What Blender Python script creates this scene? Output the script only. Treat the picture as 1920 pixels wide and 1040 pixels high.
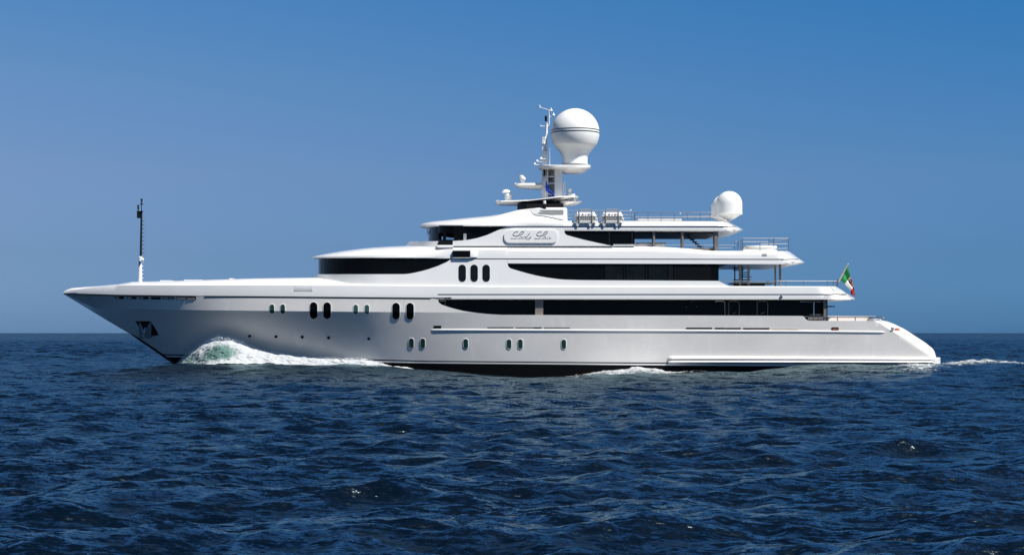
import bpy, math, random
import numpy as np
from mathutils import Matrix, Vector

# ------------------------------------------------------------------ frame of reference
S = 27.4          # photo pixels per metre on the plane of the yacht's near side (y = 0)
D = 110.0         # distance camera - near side of the hull
H = 2.6           # eye height above mean water
YC = 5.2          # centreline of the yacht (half beam)
sc = bpy.context.scene
for o in list(bpy.data.objects): bpy.data.objects.remove(o)

# ------------------------------------------------------------------ camera
cd = bpy.data.cameras.new("camera"); cam = bpy.data.objects.new("camera", cd)
sc.collection.objects.link(cam); sc.camera = cam
cam.location = (0, -D, H); cam.rotation_euler = (math.radians(90), 0, 0)
cd.sensor_width = 36; cd.lens = 36 * D * S / 1920; cd.shift_y = 104 / 1920
cd.clip_start = 0.5; cd.clip_end = 90000

# ------------------------------------------------------------------ light
SUNV = Vector((0.47, -0.36, 0.80)).normalized()
elev = math.asin(SUNV.z)
sd = bpy.data.lights.new("sun", 'SUN'); sd.energy = 5.0; sd.angle = math.radians(0.53); sd.color = (1, .965, .91)
sun = bpy.data.objects.new("sun", sd); sc.collection.objects.link(sun)
sun.rotation_euler = SUNV.to_track_quat('Z', 'Y').to_euler()
w = bpy.data.worlds.new("World"); sc.world = w; w.use_nodes = True
nt = w.node_tree; nt.nodes.clear(); N = nt.nodes.new; L = nt.links.new
out = N('ShaderNodeOutputWorld'); bg = N('ShaderNodeBackground'); sky = N('ShaderNodeTexSky')
sky.sky_type = 'NISHITA'; sky.sun_disc = False; sky.sun_elevation = elev
sky.sun_rotation = math.atan2(SUNV.x, SUNV.y); sky.altitude = 0
sky.air_density = 1.0; sky.dust_density = 0.6; sky.ozone_density = 2.0
bg.inputs['Strength'].default_value = 0.0872
SKYFIX = True
if SKYFIX:
    # the clear polarised-looking blue of the day: a tint of the sky by elevation and azimuth (direction in the world)
    tc = N('ShaderNodeTexCoord'); sx = N('ShaderNodeSeparateXYZ'); L(tc.outputs['Generated'], sx.inputs[0])
    def ramp(stops):
        r = N('ShaderNodeValToRGB'); L(sx.outputs['Z'], r.inputs[0]); e = r.color_ramp.elements
        e[0].position = stops[0][0]; e[0].color = (*stops[0][1], 1); e[1].position = stops[-1][0]; e[1].color = (*stops[-1][1], 1)
        for p_, c_ in stops[1:-1]: q = e.new(p_); q.color = (*c_, 1)
        return r
    west = ramp([(0.0, (0.246, 0.457, 0.97)), (0.0113, (0.24, 0.423, 0.919)), (0.0477, (0.263, 0.394, 0.724)), (0.0971, (0.365, 0.453, 0.693)), (0.1522, (0.366, 0.52, 0.733)), (0.1996, (0.311, 0.55, 0.789)), (0.35, (0.22, 0.47, 0.78)), (0.6, (0.28, 0.44, 0.58)), (1.0, (0.42, 0.48, 0.48))])
    east = ramp([(0.0, (0.144, 0.401, 0.998)), (0.0113, (0.143, 0.385, 0.942)), (0.0477, (0.167, 0.359, 0.748)), (0.0971, (0.228, 0.416, 0.713)), (0.1522, (0.18, 0.444, 0.741)), (0.1996, (0.135, 0.466, 0.785)), (0.35, (0.14, 0.43, 0.76)), (0.6, (0.26, 0.42, 0.58)), (1.0, (0.42, 0.48, 0.48))])
    az = N('ShaderNodeMapRange'); az.inputs['From Min'].default_value = -.31; az.inputs['From Max'].default_value = .31
    L(sx.outputs['X'], az.inputs['Value'])
    mxa = N('ShaderNodeMix'); mxa.data_type = 'RGBA'
    L(az.outputs[0], mxa.inputs[0]); L(west.outputs[0], mxa.inputs[6]); L(east.outputs[0], mxa.inputs[7])
    m1 = N('ShaderNodeMix'); m1.data_type = 'RGBA'; m1.blend_type = 'MULTIPLY'; m1.inputs[0].default_value = 1; m1.clamp_result = False
    L(sky.outputs[0], m1.inputs[6]); L(mxa.outputs[2], m1.inputs[7]); L(m1.outputs[2], bg.inputs[0])
else:
    L(sky.outputs[0], bg.inputs[0])
L(bg.outputs[0], out.inputs[0])
sc.view_settings.view_transform = 'Standard'; sc.view_settings.look = 'None'
sc.view_settings.exposure = 0.43; sc.view_settings.gamma = 1
sc.render.engine = 'CYCLES'; sc.cycles.caustics_reflective = False; sc.cycles.caustics_refractive = False; sc.cycles.sample_clamp_direct = 1.3

# ------------------------------------------------------------------ materials
def lin(c):
    return tuple((v/255/12.92 if v/255 <= .04045 else ((v/255+.055)/1.055)**2.4) for v in c)
MATS = {}
def mat(name, col, rough=.4, metal=0, coat=0, spec=.5, vary=0, vscale=3, bump=0, bscale=8, stretch=(1,1,1), streaks=0):
    m = bpy.data.materials.new(name); m.use_nodes = True; t = m.node_tree; b = t.nodes['Principled BSDF']
    b.inputs['Base Color'].default_value = (*col, 1); b.inputs['Roughness'].default_value = rough
    b.inputs['Metallic'].default_value = metal; b.inputs['Coat Weight'].default_value = coat
    b.inputs['Coat Roughness'].default_value = .08; b.inputs['Specular IOR Level'].default_value = spec
    if vary or bump:
        tc = t.nodes.new('ShaderNodeTexCoord'); mp = t.nodes.new('ShaderNodeMapping'); mp.inputs['Scale'].default_value = stretch
        t.links.new(tc.outputs['Object'], mp.inputs[0])
    if vary:
        n = t.nodes.new('ShaderNodeTexNoise'); n.inputs['Scale'].default_value = vscale; n.inputs['Detail'].default_value = 6
        t.links.new(mp.outputs[0], n.inputs['Vector'])
        r = t.nodes.new('ShaderNodeValToRGB'); r.color_ramp.elements[0].position = .3; r.color_ramp.elements[1].position = .72
        r.color_ramp.elements[0].color = (*[c*(1-vary) for c in col], 1); r.color_ramp.elements[1].color = (*[min(1, c*(1+vary*.6)) for c in col], 1)
        t.links.new(n.outputs[0], r.inputs[0]); t.links.new(r.outputs[0], b.inputs['Base Color'])
    if bump:
        n = t.nodes.new('ShaderNodeTexNoise'); n.inputs['Scale'].default_value = bscale; n.inputs['Detail'].default_value = 2
        t.links.new(mp.outputs[0], n.inputs['Vector'])
        bp = t.nodes.new('ShaderNodeBump'); bp.inputs['Strength'].default_value = 1; bp.inputs['Distance'].default_value = bump
        t.links.new(n.outputs[0], bp.inputs['Height']); t.links.new(bp.outputs[0], b.inputs['Normal'])
    MATS[name] = m; return m
WHITE = mat('white_paint', (.775, .762, .73), .3, coat=.6, vary=.03, vscale=.7, bump=.004, bscale=.9)
def hull_material():
    m = mat('hull_paint', (.73, .70, .655), .45, coat=.05, vary=.07, vscale=.35, bump=.006, bscale=.6, stretch=(1, 1, 1.6))
    t = m.node_tree; b = t.nodes['Principled BSDF']; src = b.inputs['Base Color'].links[0].from_socket
    tc = t.nodes.new('ShaderNodeTexCoord'); mp = t.nodes.new('ShaderNodeMapping')  # slanted pale streaks: light thrown up by the water, painted into the hull colour
    mp.inputs['Rotation'].default_value = (0, .45, 0); mp.inputs['Scale'].default_value = (2.2, 1, .7)
    t.links.new(tc.outputs['Object'], mp.inputs[0])
    n = t.nodes.new('ShaderNodeTexNoise'); n.inputs['Scale'].default_value = .8; n.inputs['Detail'].default_value = 7; n.inputs['Roughness'].default_value = .62
    n.inputs['Distortion'].default_value = .8; t.links.new(mp.outputs[0], n.inputs['Vector'])
    r = t.nodes.new('ShaderNodeValToRGB'); r.color_ramp.elements[0].position = .56; r.color_ramp.elements[1].position = .74
    r.color_ramp.elements[0].color = (0, 0, 0, 1); r.color_ramp.elements[1].color = (.55, .55, .55, 1)
    t.links.new(n.outputs[0], r.inputs[0])
    mx = t.nodes.new('ShaderNodeMix'); mx.data_type = 'RGBA'; mx.inputs[7].default_value = (.83, .82, .795, 1)
    t.links.new(r.outputs[0], mx.inputs[0]); t.links.new(src, mx.inputs[6]); t.links.new(mx.outputs[2], b.inputs['Base Color'])
    return m
HULLW = hull_material()
ANTI = mat('antifouling', (.0025, .0025, .003), .7, spec=.08)
BLACK = mat('black_line', (.005, .005, .006), .5, spec=.2)
GLASS = mat('dark_glass', (.003, .0035, .004), .08, spec=.1)
GLASS2 = mat('smoked_glass', (.008, .009, .010), .12, spec=.14)
GREENG = mat('green_glass', (.012, .05, .035), .1, spec=.6)
GREENL = mat('pale_green_glass', (.035, .09, .08), .15, spec=.6)
GREY = mat('grey_paint', (.34, .35, .35), .5, vary=.08)
LGREY = mat('light_grey_paint', (.55, .56, .56), .45, vary=.05)
BROWN = mat('taupe_paint', (.19, .165, .15), .45, vary=.1)
TAUPE = mat('dark_taupe', (.035, .03, .03), .5, spec=.3)
STEEL = mat('stainless_steel', (.34, .31, .29), .38, metal=1)
CHROME = mat('polished_chrome', (.8, .78, .75), .08, metal=1)
COPPER = mat('copper_varnish', (.35, .10, .045), .3, vary=.3, vscale=9)
TAN = mat('tan_teak', (.58, .42, .32), .5, vary=.25, vscale=6)
DARK = mat('matt_black', (.007, .007, .0075), .6, spec=.15)
RADW = mat('radome_gelcoat', (.80, .80, .77), .38, vary=.03, vscale=1.2)
CUSH = mat('cushion_fabric', (.72, .66, .62), .9, vary=.08, vscale=5)
WINE = mat('dark_red_wood', (.035, .009, .008), .3)
GOLDG = mat('flag_green', (.008, .20, .045), .8, vary=.2)
FWHITE = mat('flag_white', (.78, .76, .70), .8)
FRED = mat('flag_red', (.45, .008, .012), .8)
EORANGE = mat('emblem_orange', (.62, .16, .03), .8)
EBLUE = mat('emblem_blue', (.03, .03, .10), .8)
BLUEF = mat('flag_blue', (.01, .07, .55), .8, vary=.15)
NAVY = mat('navy_ink', (.02, .02, .12), .6)
RIBBED = mat('weathered_grey_shell', (.58, .55, .48), .6, vary=.15, vscale=6)
ENGRAVE = mat('script_grey', (.30, .295, .285), .5)

# ------------------------------------------------------------------ helpers
col = sc.collection
WLOC = {}
def P(px, py, y=0.0):
    k = (D + y) / D / S
    return ((px - 960) * k, y, H + (624 - py) * k)
def link(o, parent, loc=(0, 0, 0)):
    col.objects.link(o)
    WLOC[o.name] = loc
    if parent is not None:
        o.parent = parent
        pl = WLOC[parent.name]; o.matrix_parent_inverse = Matrix.Translation((-pl[0], -pl[1], -pl[2]))
    return o
def tag(o, label=None, cat=None, group=None, kind=None):
    if label: o['label'] = label
    if cat: o['category'] = cat
    if group: o['group'] = group
    if kind: o['kind'] = kind
    return o
def empty(name, loc, label, cat, group=None):
    o = bpy.data.objects.new(name, None); o.location = loc; o.empty_display_size = .3
    link(o, None, loc); return tag(o, label, cat, group)
class MB:
    def __init__(s): s.v = []; s.f = []; s.m = []
    def add(s, v, f, mi=0):
        b = len(s.v); s.v += [tuple(p) for p in v]; s.f += [tuple(i + b for i in q) for q in f]; s.m += [mi] * len(f)
    def box(s, lo, hi, mi=0):
        x0, y0, z0 = lo; x1, y1, z1 = hi
        s.add([(x0,y0,z0),(x1,y0,z0),(x1,y1,z0),(x0,y1,z0),(x0,y0,z1),(x1,y0,z1),(x1,y1,z1),(x0,y1,z1)],
              [(0,3,2,1),(4,5,6,7),(0,1,5,4),(1,2,6,5),(2,3,7,6),(3,0,4,7)], mi)
    def pbox(s, px0, py0, px1, py1, y0, y1, mi=0):     # py0 top, py1 bottom; measured on its front face
        a = P(px0, py1, y0); b = P(px1, py0, y0); s.box((a[0], y0, a[2]), (b[0], y1, b[2]), mi)
    def tube(s, pts, r, n=6, mi=0):
        pts = [Vector(p) for p in pts]; b = len(s.v)
        rr = r if isinstance(r, (list, tuple)) else [r] * len(pts)
        for i, p in enumerate(pts):
            d = (pts[min(i+1, len(pts)-1)] - pts[max(i-1, 0)]).normalized()
            u = d.cross(Vector((0, 0, 1))); u = u.normalized() if u.length > .05 else Vector((1, 0, 0)); v = d.cross(u).normalized()
            for k in range(n):
                a = 2*math.pi*k/n; s.v.append(tuple(p + (u*math.cos(a) + v*math.sin(a)) * rr[i]))
        for i in range(len(pts)-1):
            for k in range(n):
                s.f.append((b+i*n+k, b+i*n+(k+1) % n, b+(i+1)*n+(k+1) % n, b+(i+1)*n+k)); s.m.append(mi)
        s.f.append(tuple(b+k for k in range(n))[::-1]); s.m.append(mi)
        e = b+(len(pts)-1)*n; s.f.append(tuple(e+k for k in range(n))); s.m.append(mi)
    def lathe(s, c, prof, n=32, mi=0, sx=1, sy=1):      # c = (x,y,z0); prof = [(r, dz)]
        b = len(s.v)
        for r, z in prof:
            for k in range(n):
                a = 2*math.pi*k/n; s.v.append((c[0]+r*sx*math.cos(a), c[1]+r*sy*math.sin(a), c[2]+z))
        for i in range(len(prof)-1):
            for k in range(n):
                s.f.append((b+i*n+k, b+i*n+(k+1) % n, b+(i+1)*n+(k+1) % n, b+(i+1)*n+k)); s.m.append(mi)
        s.f.append(tuple(b+k for k in range(n))[::-1]); s.m.append(mi)
        e = b+(len(prof)-1)*n; s.f.append(tuple(e+k for k in range(n))); s.m.append(mi)
    def build(s, name, mats, parent, smooth=True, ang=32, label=None):
        me = bpy.data.meshes.new(name); me.from_pydata(s.v, [], s.f); me.validate()
        for m in (mats if isinstance(mats, (list, tuple)) else [mats]): me.materials.append(m)
        if len(set(s.m)) > 1 and len(me.polygons) == len(s.m): me.polygons.foreach_set('material_index', s.m)
        import bmesh as bm_
        bm = bm_.new(); bm.from_mesh(me); bm_.ops.remove_doubles(bm, verts=bm.verts, dist=1e-4)
        bm_.ops.dissolve_degenerate(bm, edges=bm.edges, dist=1e-5)
        bm_.ops.recalc_face_normals(bm, faces=bm.faces); bm.to_mesh(me); bm.free()
        if smooth:
            me.polygons.foreach_set('use_smooth', [True]*len(me.polygons)); me.set_sharp_from_angle(angle=math.radians(ang))
        o = bpy.data.objects.new(name, me); link(o, parent)
        if label: o['label'] = label
        return o
def mir(p): return (p[0], 2*YC - p[1], p[2])
def PL(*pts):
    xs = [p[0] for p in pts]; ys = [p[1] for p in pts]
    return lambda x: float(np.interp(x, xs, ys))
def cols(x0, x1, step, *extra):
    n = max(2, int((x1-x0)/step)+1); a = list(np.linspace(x0, x1, n))
    L_ = x1-x0
    for t in (.0006, .002, .005, .01, .018, .03):       # dense near both ends, where plans curve
        if L_*t < 60: a += [x0+L_*t, x1-L_*t]
    for e in extra: a += list(e) if hasattr(e, '__iter__') else [e]
    return sorted(set(round(float(v), 3) for v in a if x0 <= v <= x1))
def ell(u, p=2.0):
    u = min(max(u, 0), 1); return (1-(1-u)**p)**(1/p)
def sm(u): u = min(max(u, 0), 1); return u*u*(3-2*u)
def lofted(xs, rows, mb=None, caps=True, mi=0, faces_mat=None):
    """closed solid, symmetric about the centreline; rows bottom->top: (py(px), halfwidth(px))"""
    mb = mb or MB(); nx, nr = len(xs), len(rows); near = []; far = []
    for (fy, fw) in rows:
        for x in xs:
            p = P(x, fy(x), YC - max(fw(x), 0.0)); near.append(p); far.append(mir(p))
    n = nx*nr; fs = []; ms = []
    for k in range(nr-1):
        for i in range(nx-1):
            a, b, c, d = k*nx+i, k*nx+i+1, (k+1)*nx+i+1, (k+1)*nx+i
            fs += [(a, b, c, d), (n+d, n+c, n+b, n+a)]; q = faces_mat[k] if faces_mat else mi; ms += [q, q]
    for k, fl in ((0, 1), (nr-1, 0)):
        for i in range(nx-1):
            a, b = k*nx+i, k*nx+i+1; f = (a, b, n+b, n+a)
            fs.append(f[::-1] if fl else f); ms.append(faces_mat[min(k, nr-2)] if faces_mat else mi)
    if caps:
        for i, fl in ((0, 0), (nx-1, 1)):
            for k in range(nr-1):
                a, b = k*nx+i, (k+1)*nx+i; f = (a, b, n+b, n+a)
                fs.append(f[::-1] if fl else f); ms.append(faces_mat[k] if faces_mat else mi)
    b = len(mb.v); mb.v += near + far; mb.f += [tuple(i+b for i in f) for f in fs]; mb.m += ms
    return mb
def shellwall(xs, bot, top, wf, th=.12, nv=4, mb=None, mi=0, far=True):
    """plate of thickness th standing between bot(px) and top(px) on half-width wf(px,py); near and far side"""
    mb = mb or MB(); nx = len(xs); A = []
    for off in (0, th):
        for k in range(nv+1):
            for x in xs:
                py = bot(x) + (top(x)-bot(x))*k/nv
                A.append(P(x, py, YC - max(wf(x, py)-off, .001)))
    n = nx*(nv+1); fs = []
    for k in range(nv):
        for i in range(nx-1):
            a, b, c, d = k*nx+i, k*nx+i+1, (k+1)*nx+i+1, (k+1)*nx+i
            fs += [(a, b, c, d), (n+d, n+c, n+b, n+a)]
    for i in range(nx-1):
        a = nv*nx+i; fs.append((a, a+1, n+a+1, n+a)); fs.append((n+i, n+i+1, i+1, i))
    for k in range(nv):
        a, b = k*nx, (k+1)*nx; fs.append((b, n+b, n+a, a)); a += nx-1; b += nx-1; fs.append((a, n+a, n+b, b))
    mb.add(A, fs, mi)
    if far: mb.add([mir(p) for p in A], [f[::-1] for f in fs], mi)
    return mb
def strip(xs, top, bot, surf, out=.02, mb=None, mi=0, th=.05):
    """proud ribbon lying on surface surf(px,py) (returns y)"""
    mb = mb or MB(); v = []
    for x in xs:
        t, b = top(x), bot(x)
        v += [P(x, t, surf(x, t)+th), P(x, t, surf(x, t)-out), P(x, b, surf(x, b)-out), P(x, b, surf(x, b)+th)]
    f = []
    for i in range(len(xs)-1):
        for k in range(4): f.append((4*i+k, 4*i+(k+1) % 4, 4*i+4+(k+1) % 4, 4*i+4+k))
    f += [(0, 3, 2, 1), (4*len(xs)-4, 4*len(xs)-3, 4*len(xs)-2, 4*len(xs)-1)]
    mb.add(v, f, mi); return mb
def patch(outline, surf, out=.02, mb=None, mi=0, th=.05):
    """prism over a convex-ish outline in (px,py), lying on surf"""
    mb = mb or MB(); n = len(outline)
    cx = sum(p[0] for p in outline)/n; cy = sum(p[1] for p in outline)/n
    F = [P(x, y, surf(x, y)-out) for x, y in outline]; B = [P(x, y, surf(x, y)+th) for x, y in outline]
    c = P(cx, cy, surf(cx, cy)-out)
    f = [(i, (i+1) % n, 2*n) for i in range(n)] + [(i, n+i, n+(i+1) % n, (i+1) % n) for i in range(n)]
    mb.add(F+B+[c], f, mi); return mb
def pill(cx, cy, w_, h_, n=8, m=7):
    r = w_/2; pts = []; a_, b_ = cy-h_/2+r, cy+h_/2-r
    for k in range(n+1): a = math.pi*k/n; pts.append((cx - r*math.cos(a), a_ - r*math.sin(a)))
    for k in range(1, m): pts.append((cx+r, a_+(b_-a_)*k/m))
    for k in range(n+1): a = math.pi*k/n; pts.append((cx + r*math.cos(a), b_ + r*math.sin(a)))
    for k in range(1, m): pts.append((cx-r, b_+(a_-b_)*k/m))
    return pts
def pillface(cx, cy, w_, h_, surf, out, mb, mi=0):
    r = w_/2; a_, b_ = cy-h_/2+r, cy+h_/2-r; v = []; hs = []
    for k in range(9): t = math.pi/2*k/8; hs.append((a_-r*math.cos(t), max(r*math.sin(t), .05)))
    for k in range(1, 8): hs.append((a_+(b_-a_)*k/8, r))
    for k in range(9): t = math.pi/2*k/8; hs.append((b_+r*math.sin(t), max(r*math.cos(t), .05)))
    for y, q in hs:
        for sx_ in (-1, 0, 1): v.append(P(cx+sx_*q, y, surf(cx+sx_*q, y)-out))
    mb.add(v, [(3*i+j, 3*i+j+1, 3*i+4+j, 3*i+3+j) for i in range(len(hs)-1) for j in (0, 1)], mi)
def ring(outer, inner, surf, out, mb, mi, th=.02):
    n = len(outer)
    v = [P(x, y, surf(x, y)-out*.2) for x, y in outer] + [P(x, y, surf(x, y)-out) for x, y in [((a[0]*.6+b[0]*.4), (a[1]*.6+b[1]*.4)) for a, b in zip(outer, inner)]] + [P(x, y, surf(x, y)-out) for x, y in inner] + [P(x, y, surf(x, y)+th) for x, y in inner]
    f = []
    for j in range(3):
        for i in range(n): f.append((j*n+i, j*n+(i+1) % n, (j+1)*n+(i+1) % n, (j+1)*n+i))
    mb.add(v, f, mi)
def porthole(name, cx, cy, w_, h_, surf, parent, gl, rim=1.1, n=8, label=None):
    mb = MB(); o_ = pill(cx, cy, w_+2*rim, h_+2*rim, n); i_ = pill(cx, cy, w_, h_, n)
    ring(o_, i_, surf, .03, mb, 0); pillface(cx, cy, w_, h_, surf, .022, mb, 1)
    return mb.build(name, [WHITE, gl], parent, label=label, ang=50)
def roundrect(x0, y0, x1, y1, r, n=4):
    pts = []
    for (cx, cy, a0) in ((x0+r, y0+r, 180), (x1-r, y0+r, 270), (x1-r, y1-r, 0), (x0+r, y1-r, 90)):
        for k in range(n+1):
            a = math.radians(a0+90*k/n); pts.append((cx+r*math.cos(a), cy+r*math.sin(a)))
    return pts

# ================================================================== THE YACHT
BASE = (0.0, YC, 0.0)
yacht = empty('motor_yacht', BASE, 'long white three-deck superyacht cruising over the dark blue sea', 'yacht')

# ---- hull form
STEM = [(118, 549), (119, 551), (200, 600), (239, 623), (260.6, 633.8), (308, 667), (328.4, 680), (345, 692), (372, 708), (420, 730)]
stem_py = PL(*STEM); xs_of = lambda py: float(np.interp(py, [p[1] for p in STEM], [p[0] for p in STEM]))
bandbot = PL((118, 550.2), (220, 553.4), (367, 555.4), (450, 556), (808, 559), (822, 561.2), (1000, 561.3), (1590, 562), (1603, 560.5))
taper = lambda x: 1 - .05*sm((x-1300)/450)
wS = lambda x: 5.2*(1-(1-min(max((x-118)/600, 0), 1))**2.2)*taper(x)
knuckle = PL((118, 549.5), (178, 578), (400, 581.5), (700, 584.5), (900, 586), (1755, 588))
FOOT = PL((118, 551), (178, 588), (330, 681), (420, 703), (600, 800), (700, 940), (800, 1150), (900, 1450), (1000, 1800), (1200, 2300), (1400, 2800), (1760, 2900))
_fx = np.arange(118, 1761, 2.0); _inv = np.array([1/max(FOOT(v)-knuckle(v), 1) for v in _fx]); _sm = _inv.copy()
for _i, _v in enumerate(_fx):
    r_ = int(min(50, max(0, (_v-345)*.35))/2)
    if r_ > 0: _sm[_i] = np.mean([np.mean(_inv[max(_i-q, 0):_i+q+1]) for q in (r_, max(r_*2//3, 1), max(r_//3, 1))])
def w_low(x, py):
    s_ = min(max((x - 174)/560, 0), 1); wk = 5.17*(1-(1-s_)**2.6)*taper(x); kn = knuckle(x)
    iv = float(np.interp(x, _fx, _sm)) if x > 330 else 1/max(stem_py(x)-kn, 1)
    return max(wk*(1-max(py-kn, 0)*iv), 0)
def wH(x, py):
    kn = knuckle(x)
    if py >= kn: return w_low(x, py)
    s0 = bandbot(x); t = min(max((kn-py)/max(kn-s0, 1), 0), 1)
    return w_low(x, kn)*(1-t) + wS(x)*t
hullT = PL((118, 550.2), (220, 553.4), (367, 555.4), (450, 556), (808, 559), (821.5, 561.2), (822.3, 566.5), (827.7, 570.7), (846, 577), (869, 582.7),
           (892.3, 586.2), (915.4, 588.5), (938.5, 589.9), (1100, 590.5), (1300, 591), (1505, 592), (1508, 594), (1511, 598), (1515, 600.3), (1520, 601),
           (1656, 601), (1664, 602.5), (1676, 607), (1695, 616), (1715, 629), (1735, 642), (1748, 652.5), (1752, 658), (1755, 668))
hullIn = PL((1636, 600.5), (1645, 603), (1690, 631), (1728, 657), (1745, 669), (1755, 677))
def wHull(x, py):           # adds the rounded transom quarters
    w_ = wH(x, py)
    if x > 1640:
        a, b = hullIn(x), hullT(x)
        if py < a:
            t = min((a-py)/max(a-b, .5), 1); w_ -= (1.15*(1-math.sqrt(max(1-t*t, 0))) + .1*t) * sm((x-1640)/25)
    if x > 1744: w_ -= .9*(1-math.sqrt(max(1-((x-1744)/11)**2, 0)))
    return w_
yH = lambda x, py: YC - wHull(x, py)
xs = cols(118, 1755, 9, 822.3, 821.5, 823.5, 825, 827.7, 832, 838, 1505, 1507, 1508, 1509.5, 1511, 1513, 1515, 1520, [1640+3*i for i in range(38)], [1744+1.5*i for i in range(8)])
boot_hi = PL((300, 663.5), (308, 663.8), (700, 673.6), (800, 676), (1200, 679.3), (1500, 681), (1760, 682))
kn2 = lambda x: max(knuckle(x), hullT(x)+.4, hullIn(x) if x > 1640 else 0)
pys = [lambda x: 730., lambda x: 716., lambda x: 704., lambda x: 694., lambda x: boot_hi(x)+5]
rws = []
def rowfn(f): return lambda x: min(max(f(x), hullT(x)), stem_py(x))
allrows = pys[:]
for k in range(8): allrows.append(lambda x, k=k: boot_hi(x)+(kn2(x)-boot_hi(x))*k/8)
allrows.append(kn2)
for k in range(1, 4): allrows.append(lambda x, k=k: kn2(x)+(max(bandbot(x), hullT(x))-kn2(x))*k/4)
rws = [(rowfn(f), (lambda x, f=f: wHull(x, rowfn(f)(x)))) for f in allrows]
# rounded shoulder rows then the rim
for t in (.35, .65, .85): 
    g = lambda x, t=t: hullT(x)+ (max(hullIn(x)-hullT(x), 0) if x > 1640 else 0)*(1-t)
    rws.append((rowfn(g), (lambda x, g=g: wHull(x, rowfn(g)(x)))))
rws.append((rowfn(hullT), lambda x: wHull(x, rowfn(hullT)(x))))
# order rows strictly upward (shoulder rows may cross body rows near the stern)
def upward(rows):
    def mk(k):
        return lambda x: min(r[0](x) for r in rows[:k+1])
    return [(mk(k), (lambda x, m=mk(k): wHull(x, m(x)))) for k in range(len(rows))]
rws = upward(rws)
mb = lofted(xs, rws, faces_mat=[1]*4 + [0]*(len(rws)-5))
hull = mb.build('hull', [HULLW, ANTI], yacht, ang=24)
def unproject(v): k = (1+min(v[1], 2*YC-v[1])/D)/S; return 960+v[0]/k, 624-(v[2]-H)/k
_me = hull.data; _kn = []
for v in _me.vertices:
    a_, b_ = unproject(v.co); _kn.append(160 < a_ < 1150 and abs(b_-kn2(a_)) < .6 and v.co[1] < YC*2)
_sh = _me.attributes.get('sharp_edge') or _me.attributes.new('sharp_edge', 'BOOLEAN', 'EDGE')
for e_ in _me.edges:
    if _kn[e_.vertices[0]] and _kn[e_.vertices[1]]: _sh.data[e_.index].value = True

def bar(name, x0, x1, cy, r, surf, parent, m, step=12, flat=1.0, n=7, taper_ends=True):
    mb = MB(); v = []; xs_ = cols(x0, x1, step); f = []
    for x in xs_:
        e = 1.0 if not taper_ends else min(1, math.sqrt(max(min(x-x0, x1-x)/6, 0.02)))
        for k in range(n):
            a = math.pi*k/(n-1); py = cy(x) - math.cos(a)*r*e
            v.append(P(x, py, surf(x, py) + .01 - math.sin(a)*r/S*flat*e))
    for i in range(len(xs_)-1):
        for k in range(n-1): f.append((i*n+k, i*n+k+1, (i+1)*n+k+1, (i+1)*n+k))
    f += [tuple(range(n)), tuple((len(xs_)-1)*n+k for k in range(n))[::-1]]
    mb.add(v, f); return mb.build(name, m, parent, ang=40)
bar('rub_rail', 807.6, 1660, PL((807, 618.6), (1150, 619.6), (1500, 621), (1660, 622.6)), 2.4, yH, hull, WHITE, flat=.75)
# spray knuckle sponsons along the stern quarter
bar('sponson', 1252, 1757, PL((1252, 671.6), (1760, 673.4)), 4.3, yH, hull, WHITE, flat=1.5)
bar('sponson', 1251, 1757, PL((1251, 678.2), (1760, 678.8)), 3.1, yH, hull, WHITE, flat=2.6)
strip(cols(1256, 1755, 30), PL((1256, 675.0), (1757, 676)), PL((1256, 675.9), (1757, 676.9)), lambda x, y: yH(x, y)-.13, .04).build('trim_line', BLACK, hull)
# swim platform
xsP = cols(1735, 1763.5, 1.2)
wp = lambda x: 4.75 - 1.2*(1-math.sqrt(max(1-max((x-1750)/13.5, 0)**2, 0)))
lofted(xsP, [(lambda x: 681.5, wp), (lambda x: 676.8, wp), (lambda x: 676.2, lambda x: wp(x)-.06), (lambda x: 675.6, wp), (lambda x: 670.8, wp), (lambda x: 669.8, lambda x: wp(x)-.08)]).build('swim_platform', WHITE, hull)
# boot stripes
strip(cols(305, 1300, 9), lambda x: boot_hi(x)-.2, lambda x: boot_hi(x)+1.9, yH, .012).build('boot_stripe', BLACK, hull, label='thin black boot stripe')
strip(cols(310, 1300, 9), lambda x: boot_hi(x)+2.3, lambda x: boot_hi(x)+4.6, yH, .014).build('boot_stripe', WHITE, hull, label='white boot stripe')
strip(cols(1300, 1740, 12), lambda x: boot_hi(x)+1.4, lambda x: boot_hi(x)+2.7, yH, .014).build('boot_stripe', LGREY, hull)
# black stem bar
mb = MB(); pts = [(246, 625.6), (262, 636), (285, 651.2), (308, 667.2), (331, 682.5)]
mb.tube([P(a, b, YC) for a, b in pts], [.05, .09, .1, .11, .12], 8); mb.build('stem_guard', BLACK, hull)
# portholes
for cx, cy in ((510, 579), (530.2, 579)): porthole('porthole', cx, cy, 8, 17.5, yH, hull, GREENG)
for cx, cy in ((667, 579.7), (688, 579.9)): porthole('porthole', cx, cy, 8, 17.5, yH, hull, GREENL)
for cx, cy in ((771.4, 643), (792.6, 643.3), (873.3, 644), (954.4, 644.7), (975.6, 644.7), (1057, 645)): porthole('porthole', cx, cy, 8.4, 18, yH, hull, GREENG)
for cx, cy in ((588, 581.8), (613.4, 582), (742.5, 583), (768.8, 583.2)): porthole('hull_window', cx, cy, 14, 31.5, yH, hull, GLASS, rim=1.0)
for cx, cy in ((468, 629.8), (517.3, 630.8), (566.6, 631.8), (616, 633), (691.5, 634.8)):
    mb = MB(); o_ = pill(cx, cy, 6.6, 5.6, 6); i_ = pill(cx, cy, 4.4, 4.0, 6); ring(o_, i_, yH, .05, mb, 0); patch(i_, yH, .01, mb, 1, .01)
    mb.build('round_port', [TAUPE, DARK], hull)
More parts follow.
